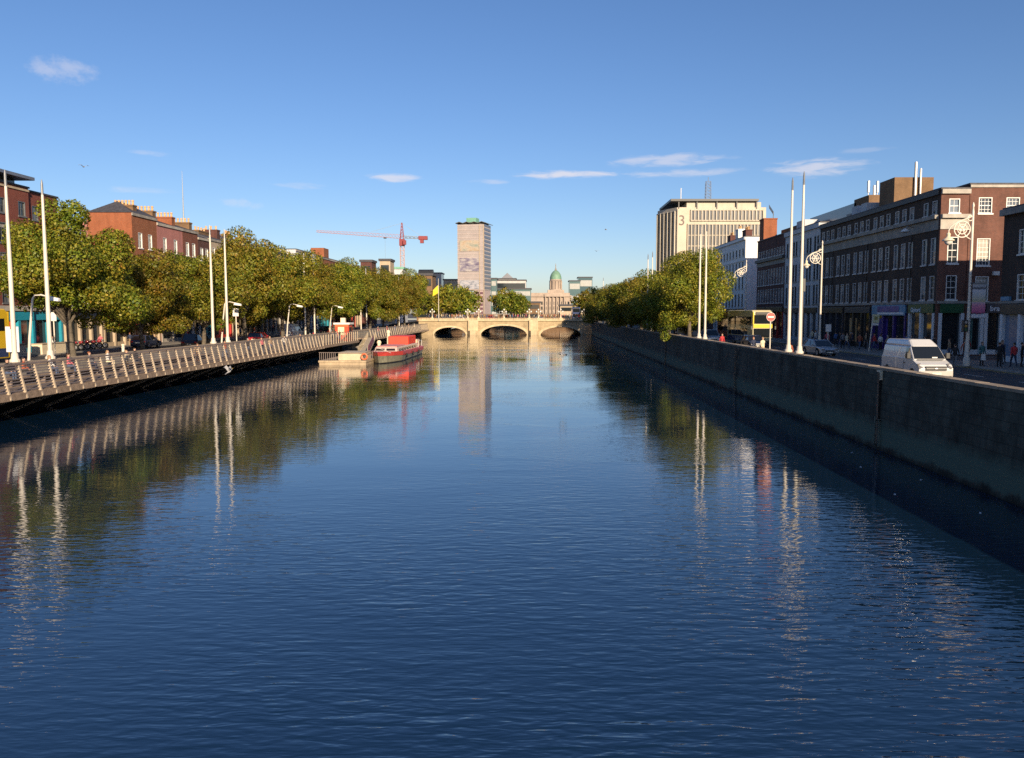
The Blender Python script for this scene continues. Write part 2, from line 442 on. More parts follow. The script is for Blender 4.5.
# the left bank is scaled about the camera's eye point, and so lies a little lower than the right one
U = 1.28
EYE_SCALE_DZ = 1.96  # height offset of that scaling, from the eye height
GROUND_L = GZ*U - EYE_SCALE_DZ
g = MB()
m_ground = mat('city_ground', (0.085, 0.08, 0.075), 0.9, 0.2, 0.05)
def sheet(x0, x1, y0, y1, z): g.add([(x0,y0,z),(x1,y0,z),(x1,y1,z),(x0,y1,z)], [(0,1,2,3)])
sheet(-4000, -37.4, -400, 600, GROUND_L); sheet(XR+0.3, 4000, -400, 600, GZ)
sheet(-4000, 4000, 600, 5000, GZ)
structure(g.build('ground', m_ground))
w = MB().add([(-37.6,-400,0),(XR+0.4,-400,0),(XR+0.4,600,0),(-37.6,600,0)], [(0,1,2,3)])
structure(w.build('water', water_mat()), 'dark blue rippled river between the two quays')

m_asph = mat('asphalt', (0.05, 0.05, 0.052), 0.85, 0.22, 0.5, bump=0.25, fine=30)
m_pave = brick('paving_slabs', (0.23, 0.215, 0.19), (0.19, 0.18, 0.16), (0.13, 0.12, 0.11), 0.9, 0.6, 0.02, stain=0.3, bump=0.1)
m_pave = mat('paving', (0.21, 0.19, 0.165), 0.85, 0.2, 0.6, bump=0.2)
m_kerb = mat('kerb_granite', (0.30, 0.28, 0.25), 0.8, 0.15)
m_line = mat('road_paint', (0.62, 0.60, 0.55), 0.7, 0.2, 3.0)
m_yline = mat('yellow_road_paint', (0.55, 0.38, 0.06), 0.7, 0.2, 3.0)
def flat(name, x0, x1, y0, y1, z, m):
    return structure(MB().add([(x0,y0,z),(x1,y0,z),(x1,y1,z),(x0,y1,z)], [(0,1,2,3)]).build(name, m))
flat('road', 20.2, 32.0, -60, 252, GZ+0.004, m_asph)
flat('road', -46.2, -34.0, -60, 252, GZ+0.004, m_asph)
flat('road', 32.0, 90.0, 66.0, 72.6, GZ+0.006, m_asph)
flat('road', 32.0, 90.0, 137.8, 142.6, GZ+0.006, m_asph)
for nm, x0, x1, y0, y1 in (('pavement', XR+0.75, 20.0, -60, 252), ('pavement', 32.2, FR, -60, 65.6), ('pavement', 32.2, FR, 73.0, 137.4), ('pavement', 32.2, FR, 143, 252),
                           ('pavement', -50.0, -46.4, -60, 252), ('pavement', -33.8, XL-0.62, -60, 200)):
    structure(MB().box(x0, x1, y0, y1, GZ-0.2, GZ+0.12).build(nm, m_pave))
for x0, x1 in ((20.0, 20.2), (32.0, 32.2), (-46.4, -46.2), (-34.0, -33.8)):
    structure(MB().box(x0, x1, -60, 65.6 if x0 == 32.0 else 252, GZ-0.2, GZ+0.125).build('kerb', m_kerb))
structure(MB().box(32.0, 32.2, 73.0, 137.4, GZ-0.2, GZ+0.125).build('kerb', m_kerb))
ml = MB()
for y in range(-10, 250, 6):
    for x in (24.1, 28.1): ml.add([(x-0.06,y,GZ+0.009),(x+0.06,y,GZ+0.009),(x+0.06,y+2.4,GZ+0.009),(x-0.06,y+2.4,GZ+0.009)], [(0,1,2,3)])
    ml.add([(-40.16,y,GZ+0.009),(-40.04,y,GZ+0.009),(-40.04,y+2.4,GZ+0.009),(-40.16,y+2.4,GZ+0.009)], [(0,1,2,3)])
structure(ml.build('road_markings', m_line))
ml = MB()
for x in (31.7, 31.5, 20.5, 20.7, -34.3, -34.5):
    ml.add([(x-0.05,-50,GZ+0.009),(x+0.05,-50,GZ+0.009),(x+0.05,250,GZ+0.009),(x-0.05,250,GZ+0.009)], [(0,1,2,3)])
structure(ml.build('road_markings', m_yline))

# ------------------------------------------------------------------ quay walls
PZ = 4.22             # parapet top
t = thing('quay_wall', 'long dark stone river wall in shade under the right-hand street, with a pale coping', 'wall', (XR, 0, 0))
b = MB()
b.hexa([(0.0,-60,-1.5),(0.6,-60,-1.5),(0.6,254,-1.5),(0.0,254,-1.5),(0.12,-60,PZ-0.13),(0.6,-60,PZ-0.13),(0.6,254,PZ-0.13),(0.12,254,PZ-0.13)])
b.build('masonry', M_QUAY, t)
b = MB(); y = -60.0; i = 0
while y < 253:
    dz = RND.uniform(-0.012, 0.012); ln = RND.uniform(1.1, 1.7)
    b.box(0.09+RND.uniform(-0.02,0.02), 0.68, y+0.012, min(y+ln, 253.9), PZ-0.127, PZ+dz); y += ln
b.build('coping', M_CAP, t)
d = MB()    # old drain recess with a spout near the van
d.box(-0.05, 0.10, 40.55, 40.75, 0.3, PZ-0.24)
d.build('drainpipe', mat('black_pipe', (0.01, 0.01, 0.01), 0.5, 0.0), t)
d = MB().box(-0.03, 0.10, 40.48, 40.60, PZ-0.62, PZ-0.13); d.box(-0.03, 0.10, 40.6, 40.9, PZ-0.22, PZ-0.135)
d.build('pipe_bracket', M_CREAM, t)
d = MB()
d.box(-0.07, 0.10, 40.4, 40.46, 0.2, 1.6); d.box(-0.07, 0.10, 40.84, 40.90, 0.2, 1.7); d.box(-0.05, 0.08, 40.4, 40.9, 1.5, 1.56)
d.build('drain_guard', mat('weedy_iron', (0.10, 0.12, 0.10), 0.7, 0.3), t)
for yy in (70.0, 108.0):     # mooring ladders
    l_ = MB()
    for dy in (-0.22, 0.22): l_.bar((-0.06, yy+dy, 0), (0.0, yy+dy, PZ-0.3), 0.05)
    for k in range(12): l_.bar((-0.05, yy-0.22, 0.3+k*0.3), (-0.05, yy+0.22, 0.3+k*0.3), 0.03)
    l_.build('ladder', M_DARK, t)

t = thing('quay_wall', 'stone river wall behind the wooden boardwalk with a broad pale parapet', 'wall', (XL, 0, 0))
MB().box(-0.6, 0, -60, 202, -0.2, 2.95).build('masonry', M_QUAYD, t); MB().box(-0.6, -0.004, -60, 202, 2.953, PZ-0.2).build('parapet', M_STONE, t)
b = MB(); y = -60.0
while y < 201.5:
    ln = RND.uniform(1.1, 1.7); b.box(-0.72, 0.05, y+0.012, min(y+ln, 202), PZ-0.2, PZ+RND.uniform(-0.01, 0.01)); y += ln
b.build('coping', M_CAP, t)
# ------------------------------------------------------------------ boardwalks
M_DECK = mat('boardwalk_timber', (0.27, 0.20, 0.145), 0.75, 0.25, 3.0, bump=0.3)
M_POST = mat('boardwalk_post', (0.45, 0.365, 0.265), 0.55, 0.15, 2.0)
M_RAIL = mat('boardwalk_rail', (0.20, 0.16, 0.145), 0.6, 0.15, 2.0)
M_MESH = mat('railing_slat', (0.215, 0.185, 0.19), 0.5, 0.1, metal=0.2)
def boardwalk(label, x_out, x_in, y0, y1, post_step, dz=0.0, posts_from=None):
    t = thing('boardwalk', label, 'boardwalk', (x_out, y0, 0))
    ln = y1 - y0
    b = MB(); n = int(ln/0.6)
    b.box(x_in-x_out, -0.02, 0, ln, 2.80, 2.955)
    for k in range(n): b.box(x_in-x_out, -0.02, k*ln/n+0.01, (k+1)*ln/n-0.01, 2.95, 3.0)
    b.build('deck', M_DECK, t)
    MB().box(-0.02, 0.10, 0, ln, 2.66, 2.98).build('fascia', M_DECK, t)
    r = MB(); r.box(-0.42, -0.22, 0, ln, 4.36, 4.44); r.build('handrail', M_RAIL, t)
    s = MB()
    for k in range(9):
        z = 3.08 + k*0.145; x = 0.02 - 0.30*(z-2.9)/1.5
        s.box(x-0.012, x+0.012, 0, ln, z, z+0.055)
    s.build('railing', M_MESH, t)
    y = 0.0; me = None; k = 0
    pm = MB(); pm.hexa([(0.0,-0.055,2.70),(0.15,-0.055,2.70),(0.15,0.055,2.70),(0.0,0.055,2.70),(-0.36,-0.045,4.40),(-0.24,-0.045,4.40),(-0.24,0.045,4.40),(-0.36,0.045,4.40)])
    pme = pm.mesh('post', M_POST)
    y = (posts_from - y0) if posts_from else 0.1
    while y < ln:
        link('post', pme, t, (0, y, 0)); y += post_step
    bm_ = MB(); bm_.bar((0.02, 0, 2.72), (x_in-x_out+0.05, 0, 1.5), 0.10, 0.16); bm_.bar((0.0, 0, 2.74), (x_in-x_out+0.02, 0, 2.74), 0.12, 0.16)
    bme = bm_.mesh('bracket', mat('bracket_steel', (0.16, 0.14, 0.12), 0.6, 0.2))
    y = (posts_from - y0) if posts_from else 0.6
    while y < ln:
        link('bracket', bme, t, (0, y, 0)); y += max(post_step*3, 3.8)
    return t
bw = boardwalk('long timber boardwalk with slanting pale posts hung on the left river wall', -26.0, XL, -20, 98, 1.27, posts_from=24.0)
boardwalk('short far boardwalk beyond the moored red boat, running up to the bridge', -26.3, XL, 128, 196, 2.0)
# landing carrying the ticket hut at the end of the boardwalk
t = thing('landing_platform', 'railed timber landing with the red ticket hut at the end of the boardwalk', 'platform', (XL, 98.02, 0))
MB().box(0, 2.6, 0, 21, 2.78, 3.0).build('deck', M_DECK, t)
MB().box(2.603, 2.72, 0.0, 21, 2.66, 2.98).build('fascia', M_DECK, t)
MB().box(2.5, 2.66, 0, 21, 4.34, 4.42).build('handrail', M_RAIL, t)
p = MB().box(-0.05, 0.05, -0.05, 0.05, 2.9, 4.34).mesh('post', M_POST)
for k in range(17): link('post', p, t, (2.6, 0.1+k*1.27, 0))
s = MB()
for k in range(8): s.box(2.56, 2.59, 0.02, 21, 3.1+k*0.15, 3.15+k*0.15)
s.build('railing', M_MESH, t)
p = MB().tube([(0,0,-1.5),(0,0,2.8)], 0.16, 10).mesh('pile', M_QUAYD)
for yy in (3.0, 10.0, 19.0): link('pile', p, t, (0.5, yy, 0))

# ------------------------------------------------------------------ pontoon, gangway, piles
M_PON = mat('pontoon_concrete', (0.44, 0.34, 0.22), 0.75, 0.15, 1.0, streak=0.3)
M_PBOX = mat('pontoon_hut_panel', (0.52, 0.43, 0.29), 0.6, 0.12, 1.0)
t = thing('pontoon', 'cream floating landing stage with railings moored by the left wall', 'pontoon', (-29.2, 107.5, 0))
MB().box(0.0, 6.3, 0, 16, -0.4, 0.36).build('float', M_PON, t, bevel=0.05)
MB().box(-0.08, 6.38, -0.08, 16.06, 0.363, 0.62).build('deck', M_PON, t)
MB().box(2.5, 5.8, 0.4, 5.5, 0.623, 1.7).build('hut', M_PBOX, t, bevel=0.03)
r = MB(); r.bar((0, 0.05, 1.7), (6.3, 0.05, 1.7), 0.06); r.bar((6.25, 0.1, 1.7), (6.25, 16, 1.7), 0.06); r.build('handrail', M_RAIL, t)
p = MB().box(-0.03, 0.03, -0.03, 0.03, 0.62, 1.7).mesh('rail_post', M_RAIL)
for k in range(9): link('rail_post', p, t, (0.1+k*0.26, 0.05, 0))
for k in range(15): link('rail_post', p, t, (6.25, 0.3+k*1.1, 0))
bu = MB().ring((0,0,0), 0.38, 0.10, 'y', 16, 8)
link('lifebuoy', bu.mesh('lifebuoy', mat('orange_lifebuoy', (0.75, 0.16, 0.06), 0.5, 0.05), True), t, (6.1, -0.05, 1.15))
g_ = thing('gangway', 'sloping gangway with a maroon banner panel leading up from the landing stage', 'gangway', (-26.2, 121.0, 0.75))
a0, a1 = Vector((0,0,0)), Vector((-4.6, 29.0, 1.6))
b = MB()
for dx in (-0.7, 0.7): b.bar(a0+Vector((dx,0,-0.1)), a1+Vector((dx,0,-0.1)), 0.12, 0.3)
b.bar(a0+Vector((0,0,0.05)), a1+Vector((0,0,0.05)), 1.4, 0.08); b.build('walkway', M_PBOX, g_)
b = MB()
for dx in (-0.7, 0.7):
    b.bar(a0+Vector((dx,0,1.15)), a1+Vector((dx,0,1.15)), 0.07)
    for k in range(13): q = a0.lerp(a1, k/12)+Vector((dx,0,0.06)); b.bar(q, q+Vector((0,0,1.09)), 0.05)
b.build('handrail', M_PBOX, g_)
q0, q1 = a0.lerp(a1, 0.06)+Vector((0.78,0,0.1)), a0.lerp(a1, 0.72)+Vector((0.78,0,0.1))
MB().hexa([q0+Vector((-0.02,0,0)), q0+Vector((0.02,0,0)), q1+Vector((0.02,0,0)), q1+Vector((-0.02,0,0)), q0+Vector((-0.02,0,1.15)), q0+Vector((0.02,0,1.15)), q1+Vector((0.02,0,1.15)), q1+Vector((-0.02,0,1.15))]).build('banner', mat('maroon_banner', (0.24, 0.065, 0.12), 0.6, 0.3, 1.5), g_)
for i, (x, y, h) in enumerate(((-26.0, 141, 4.0), (-25.4, 129.5, 2.6))):
    t = thing('mooring_pile', ['taller cream mooring pile behind the red boat', 'shorter cream mooring pile between the landing stage and red boat'][i], 'mooring pile', (x, y, -1.5), group='cream mooring piles')
    MB().tube([(0,0,0),(0,0,h+1.0)], 0.28, 12).build('shaft', M_CREAM, t, smooth=True)
    MB().lathe((0,0,h+1.0), [(0.36,0),(0.36,0.25),(0.2,0.5)], 12).build('cap', M_CREAM, t)

# ------------------------------------------------------------------ red ticket hut
t = thing('ticket_hut', 'small red ticket hut with a white roof on the boardwalk landing', 'kiosk', (-27.75, 114.5, 3.0))
m_red = mat('hut_red', (0.62, 0.07, 0.03), 0.45, 0.08)
MB().box(-0.95, 0.95, 0, 2.4, 0, 2.35).build('walls', m_red, t)
MB().box(-1.15, 1.15, -0.2, 2.6, 2.353, 2.62).build('roof', M_WHITE, t, bevel=0.03)
MB().box(-0.45, 0.2, 1.2, 1.8, 2.623, 3.3).build('roof_vent', M_CREAM, t)
MB().box(-0.55, 0.35, -0.04, -0.004, 0.85, 2.0).build('poster', mat('hut_poster', (0.78, 0.66, 0.42), 0.5, 0.3, 3.0), t)
MB().box(0.954, 1.0, 0.5, 1.9, 0.95, 2.0).build('hatch', M_GLASSB, t)
MB().box(-0.95, 0.95, -0.05, -0.004, 2.05, 2.3).build('fascia', mat('hut_orange', (0.70, 0.14, 0.05), 0.5, 0.1), t)

# ------------------------------------------------------------------ red river boat, bow towards us
t = thing('river_boat', 'low red river cruise boat with a tall red canopy moored by the landing stage', 'boat', (-21.7, 110.5, 0))
def hull(z_list, wfun, m, name, close_top=True):
    st = [0, 0.04, 0.10, 0.2, 0.35, 0.55, 0.75, 0.9, 1.0]
    b = MB(); rows = []
    LN = 31.0
    vs, fs = [], []
    for j, (z, k) in enumerate(z_list):
        ring_ = []
        for s_ in st: ring_.append((wfun(s_)*k, s_*LN - (0.9*(z/1.3) if s_ == 0 else 0), z + (0.35*(1-s_)**3 if z > 0.3 else 0)))
        full = ring_ + [(-x, y, zz) for x, y, zz in reversed(ring_)]
        vs += full
    n = 2*len(st)
    for j in range(len(z_list)-1):
        for i in range(n): fs.append((j*n+i, j*n+(i+1) % n, (j+1)*n+(i+1) % n, (j+1)*n+i))
    top = (len(z_list)-1)*n
    if close_top:
        for i in range(len(st)-1): fs.append((top+i, top+i+1, top+n-2-i, top+n-1-i))
    b.add(vs, fs); return b.build(name, m, t)
wf = lambda s: 2.25*min(1.0, (s/0.2)**0.55 if s > 0 else 0.02)*(1 if s < 0.85 else 1-0.35*((s-0.85)/0.15)**2)
hull([(-0.4, 0.82), (0.12, 0.92), (0.72, 0.98)], wf, mat('hull_grey_green', (0.20, 0.19, 0.135), 0.5, 0.2), 'hull')
hull([(0.723, 1.01), (1.28, 1.05)], wf, mat('boat_red_band', (0.52, 0.06, 0.05), 0.4, 0.1), 'gunwale')
hull([(-0.42, 0.84), (0.13, 0.935)], wf, mat('boot_black', (0.02, 0.02, 0.02), 0.5, 0.1), 'boot_stripe', False)
MB().hexa([(-1.7,4.6,1.3),(1.7,4.6,1.3),(1.95,24,1.3),(-1.95,24,1.3),(-1.55,5.4,2.05),(1.55,5.4,2.05),(1.75,23.5,2.05),(-1.75,23.5,2.05)]).build('cabin', mat('boat_cream', (0.62, 0.47, 0.40), 0.5, 0.12), t, bevel=0.05)
pm = MB().box(-0.02, 0.02, 0, 1.7, 0, 0.36).mesh('window', M_CARGLASS)
for k in range(7): link('window', pm, t, (1.83+k*0.025, 6.0+k*2.3, 1.52))
pf = MB().box(-0.62, 0.62, -0.02, 0.02, 0, 0.4).mesh('window', M_CARGLASS)
for sx in (-0.75, 0.75): link('window', pf, t, (sx, 4.90, 1.5))
MB().box(-1.6, 1.6, 15.5, 23.2, 2.053, 3.35).build('canopy', mat('canopy_red', (0.74, 0.055, 0.025), 0.55, 0.10, 1.2), t, bevel=0.10)
MB().box(-1.5, 1.5, 5.7, 13.6, 2.053, 2.2).build('roof_deck', mat('boat_pink_deck', (0.60, 0.25, 0.22), 0.6, 0.15), t, bevel=0.05)
MB().box(-1.2, 1.4, 26.4, 29.2, 1.3, 2.5).build('stern_locker', mat('boat_tan', (0.62, 0.42, 0.28), 0.5, 0.1), t, bevel=0.1)
rl = MB(); rl.tube([(1.9,24.2,1.3),(1.9,24.2,2.3),(1.6,30.2,2.3),(1.6,30.2,1.3)], 0.035, 6); rl.build('stern_rail', M_WHITE, t)
for sy in (9.0, 15.0, 21.0):
    MB().ring((2.42, sy, 0.75), 0.24, 0.10, 'x', 14, 6).build('fender', M_TYRE, t)
rl = MB(); rl.tube([(-1.3,1.9,1.4),(-0.2,-0.5,2.3),(1.3,1.9,1.4)], 0.03, 6); rl.build('bow_rail', M_WHITE, t)

# ------------------------------------------------------------------ the three-arched bridge
BY, BD = 259.0, 46.0
t = thing('stone_bridge', 'pale granite bridge of three low arches spanning the river', 'bridge', (0, BY, 0))
ARCH = [(-33.0, -22.6, 2.4), (-17.9, -2.9, 2.95), (1.4, 14.6, 2.5)]
top = 4.42
b = MB(); n = 22
def arch_z(a, x):
    x0, x1, h = a; c = (x0+x1)/2; r = (x1-x0)/2
    return -0.25 + (h+0.25)*math.sqrt(max(0, 1-((x-c)/r)**2))
for a in ARCH:
    xs = [a[0] + (a[1]-a[0])*(0.5-0.5*math.cos(PI*i/n)) for i in range(n+1)]
    vs, fs = [], []
    for x in xs:
        z = arch_z(a, x); vs += [(x,0,z),(x,0,top),(x,BD,z),(x,BD,top)]
    for i in range(n):
        k = i*4
        fs += [(k,k+4,k+5,k+1),(k+2,k+3,k+7,k+6),(k,k+2,k+6,k+4),(k+1,k+5,k+7,k+3)]
    b.add(vs, fs)
for x0, x1 in ((-22.6,-17.9), (-2.9,1.4), (-37.9,-33.0), (14.6, XR+0.4)): b.box(x0, x1, 0, BD, -2, top)
b.build('arches', M_BRIDGE, t)
M_BLIGHT = mat('bridge_dressed_stone', (0.54, 0.43, 0.27), 0.7, 0.14, 0.6, streak=0.2)
for a in ARCH:
    r = MB(); xs = [a[0] + (a[1]-a[0])*(0.5-0.5*math.cos(PI*i/n)) for i in range(n+1)]
    vs, fs = [], []; c = (a[0]+a[1])/2
    for x in xs:
        z = arch_z(a, x); k = 1.0; ox = (x-c)*0.075; oz = 0.52
        vs += [(x, -0.22, z-0.01), (x+ox, -0.22, z+oz), (x, 0.01, z-0.01), (x+ox, 0.01, z+oz)]
    for i in range(n):
        k = i*4; fs += [(k,k+4,k+5,k+1),(k+1,k+5,k+7,k+3),(k,k+2,k+6,k+4)]
    r.add(vs, fs); r.build('arch_ring', M_BLIGHT, t)
for x0, x1 in ((-21.9,-18.6), (-2.2,0.7)):
    pr = MB(); c = (x0+x1)/2
    pr.prism([(x0,0.0),(x0,-0.9),(x1,-0.9),(x1,0.0)], 1.35, 4.75)
    pr.prism([(x0-0.5,0.0),(c-0.9,-2.4),(c+0.9,-2.4),(x1+0.5,0.0)], -2, 1.347)
    pr.build('pier', M_BLIGHT, t)
MB().box(-37.9, XR+2, -0.45, 0.4, top+0.003, top+0.33).build('cornice', M_BLIGHT, t)
bl = MB(); bl.box(-37.9, XR+2, -0.15, 0.2, top+0.334, top+0.55); bl.box(-37.9, XR+2, -0.22, 0.26, 5.22, 5.40)
x = -37.8
while x < XR+2: bl.box(x, x+0.26, -0.06, 0.12, top+0.54, 5.23); x += 0.52
for x in (-33.5, -22, -18.5, -10.3, -2.2, 0.8, 8, 15.5, XR+1.5): bl.box(x-0.5, x+0.5, -0.28, 0.32, top+0.334, 5.46)
bl.build('balustrade', M_BLIGHT, t)
MB().box(-37.9, XR+2, 0.45, BD-0.5, top-0.4, top+0.14).build('deck', m_asph, t)
MB().box(-37.9, XR+2, 0.45, 4.2, top+0.144, top+0.50).build('footway', m_pave, t)
for nm, x0, x1 in (('road', XR+2, 34.0), ('road', -52.0, -37.9)):
    z0, z1 = (top+0.13, GZ+0.02) if x0 > 0 else (GZ+0.02, top+0.13)
    yb = BY-0.5 if x0 > 0 else BY+24
    structure(MB().add([(x0,yb,z0),(x1,yb,z1),(x1,BY+BD,z1),(x0,BY+BD,z0),(x0,yb,1.0),(x1,yb,1.0),(x1,BY+BD,1.0),(x0,BY+BD,1.0)], [(0,1,2,3),(0,4,5,1),(2,6,7,3)]).build(nm, m_asph))
# bridge lamps, three lanterns each
def bridge_lamp():
    o = thing('bridge_lamp', '', 'lamp post', group='lamps along the bridge parapet')
    MB().lathe((0,0,0), [(0.22,0),(0.2,0.3),(0.09,0.5),(0.07,2.0),(0.05,2.4)], 10).build('post', M_CREAM, o, smooth=True)
    a = MB(); a.tube([(-0.62,0,1.75),(-0.4,0,1.55),(0,0,1.7),(0.4,0,1.55),(0.62,0,1.75)], 0.04, 6); a.build('arm', M_CREAM, o)
    for x, z in ((-0.62, 1.98), (0.62, 1.98), (0, 2.62)):
        MB().ball((x,0,z), (0.25,0.25,0.3)).build('lantern', M_LAMP, o, smooth=True)
    return o
bl0 = bridge_lamp()
blx = [-33.5, -22.0, -18.5, -10.3, -2.2, 0.8, 8.0, 15.5]
bln = ['over the left end of', 'left of the near-left pier of', 'right of the near-left pier of', 'over the middle arch of', 'left of the right pier of', 'right of the right pier of', 'over the right arch of', 'over the right end of']
for i, x in enumerate(blx):
    o = bl0 if i == 0 else copy_tree(bl0)
    o.location = (x, BY+0.02, 5.46); o['label'] = 'triple-globe lamp ' + bln[i].replace('near-left', 'left') + ' the stone bridge parapet'
# ------------------------------------------------------------------ buildings
def panel(b, Lw, H, ops, reveal=0.22, y=0.0, m=0):
    """front sheet with real openings and reveals; outward is -y"""
    us = sorted({0.0, Lw, *[round(v, 4) for o in ops for v in o[:2]]}); zs = sorted({0.0, H, *[round(v, 4) for o in ops for v in o[2:]]})
    idx, vs, fs = {}, [], []
    def P(i, j):
        if (i, j) not in idx: idx[i, j] = len(vs); vs.append((us[i], y, zs[j]))
        return idx[i, j]
    for i in range(len(us)-1):
        for j in range(len(zs)-1):
            cu, cz = (us[i]+us[i+1])/2, (zs[j]+zs[j+1])/2
            if any(o[0] < cu < o[1] and o[2] < cz < o[3] for o in ops): continue
            fs.append((P(i,j), P(i+1,j), P(i+1,j+1), P(i,j+1)))
    b.add(vs, fs, m)
    for u0, u1, z0, z1 in ops:
        b.add([(u0,y,z0),(u1,y,z0),(u1,y,z1),(u0,y,z1),(u0,y+reveal,z0),(u1,y+reveal,z0),(u1,y+reveal,z1),(u0,y+reveal,z1)], [(0,1,5,4),(1,2,6,5),(2,3,7,6),(3,0,4,7)], m)
WCACHE = {}
def window_mesh(w, h, fm, bars, lining):
    key = (round(w,2), round(h,2), fm.name, bars, lining)
    if key in WCACHE: return WCACHE[key]
    a = w/2 - 0.004; b = MB(); t = 0.075
    y0 = 0.002 if lining else 0.07
    zt = h - 0.004
    b.box(-a, -a+t, y0, 0.19, 0.0, zt); b.box(a-t, a, y0, 0.19, 0.0, zt)
    b.box(-a+t, a-t, y0, 0.19, zt-t, zt); b.box(-a+t, a-t, 0.07, 0.19, 0.0, t)
    nx, nz = bars
    for i in range(1, nx): u = -a + 2*a*i/nx; b.box(u-0.018, u+0.018, 0.115, 0.16, t, zt-t)
    for i in range(1, nz):
        z = zt*i/nz; k = 0.035 if 2*i == nz else 0.018
        b.box(-a+t, a-t, 0.11, 0.165, z-k, z+k)
    if lining: b.box(-a-0.1, a+0.1, -0.10, 0.12, -0.13, -0.004)
    me = b.mesh('window', fm)
    pane = MB().box(-a+t*0.6, a-t*0.6, 0.135, 0.15, t*0.6, zt-t*0.6).mesh('pane', M_GLASS)
    WCACHE[key] = (me, pane)
    return WCACHE[key]
def add_window(par, u, z, w, h, fm, bars, lining, y=0.0):
    me, pane = window_mesh(w, h, fm, bars, lining)
    o = link('window', me, par, (u, y, z)); link('pane', pane, o)
    if RND.random() < 0.38:          # a blind drawn part of the way down, or half a curtain
        a = w/2-0.09; f = RND.choice((0.25, 0.4, 0.5, 0.75)); key = ('blind', round(w,2), round(h,2), f)
        if key not in WCACHE: WCACHE[key] = MB().box(-a, a, 0.1275, 0.1315, h*(1-f), h-0.1).mesh('blind', mat('window_blind', (0.40, 0.37, 0.32), 0.8, 0.1))
        link('blind', WCACHE[key], o)

def building(name, label, cat, origin, th, L_, D, H, rows, wm, fm=None, bars=(2,4), lining=True, roof='flat', roofm=None, shops=(), group=None, ridge=2.6, sides=True):
    t = thing(name, label, cat, (origin[0], origin[1], GZ), th, group)
    fm = fm or M_WHITE; ops = []
    for r in rows:
        for u in r[3]: ops.append((u-r[2]/2, u+r[2]/2, r[0], r[0]+r[1]))
    for s in shops: ops.append(s['op'])
    b = MB(); panel(b, L_, H, ops)
    b.add([(0,0,0),(0,D,0),(L_,D,0),(L_,0,0),(0,0,H),(0,D,H),(L_,D,H),(L_,0,H)], [(0,4,5,1),(2,6,7,3),(1,5,6,2),(4,7,6,5)])
    b.build('wall', wm, t)
    for r in rows:
        bb = r[4] if len(r) > 4 else bars
        for u in r[3]: add_window(t, u, r[0], r[2], r[1], fm, bb, lining)
    rm = roofm or M_SLATE
    if roof == 'flat':
        rf = MB().box(-0.10, L_+0.10, -0.12, D+0.1, H+0.003, H+0.16).build('roof', rm, t)
    elif roof == 'hip':
        b = MB(); e = 0.12; h = ridge; k = min(D, L_)/2
        b.add([(-e,-e,H+0.003),(L_+e,-e,H+0.003),(L_+e,D+e,H+0.003),(-e,D+e,H+0.003),(k*0.8,D/2,H+h),(L_-0.2 if L_ < D else L_-k*0.8,D/2,H+h)], [(0,1,5,4),(1,2,5),(2,3,4,5),(3,0,4),(0,3,2,1)])
        rf = b.build('roof', rm, t)
    else:   # gable, ridge along the facade
        b = MB(); e = 0.15; h = ridge
        b.add([(-e*0,-e,H+0.003),(L_,-e,H+0.003),(L_,D+e,H+0.003),(0,D+e,H+0.003),(0,D/2,H+h),(L_,D/2,H+h)], [(0,1,5,4),(1,2,5),(2,3,4,5),(3,0,4),(0,3,2,1)])
        rf = b.build('roof', rm, t)
    for s in shops: shopfront(t, **s)
    t_roof[t.name] = rf
    return t
t_roof = {}
def chimney(t, u, y, z0, w, d, h, m, pots=5, potm=None, along='x'):
    b = MB(); b.box(u-w/2, u+w/2, y-d/2, y+d/2, z0, z0+h); b.box(u-w/2-0.07, u+w/2+0.07, y-d/2-0.07, y+d/2+0.07, z0+h+0.002, z0+h+0.2)
    o = b.build('chimney', m, t_roof[t.name])
    for k in range(pots):
        f = (k+0.5)/pots
        x, yy = (u-w/2+f*w, y) if along == 'x' else (u, y-d/2+f*d)
        o2 = MB().lathe((x,yy,z0+h+0.2), [(0.15,0),(0.13,0.45),(0.17,0.5),(0.15,0.62)], 8)
        if k == 0: acc = o2
        else: acc.add(o2.v, o2.f)
    if pots:
        p = acc.build('chimney_pots', potm or mat('clay_pot', (0.60, 0.36, 0.17), 0.7, 0.12), t_roof[t.name])
def band(t, L_, z0, z1, m, d=0.18, name='string_course', u0=0.0):
    return MB().box(u0-0.02, L_+0.02, -d, -0.003, z0, z1).build(name, m, t)
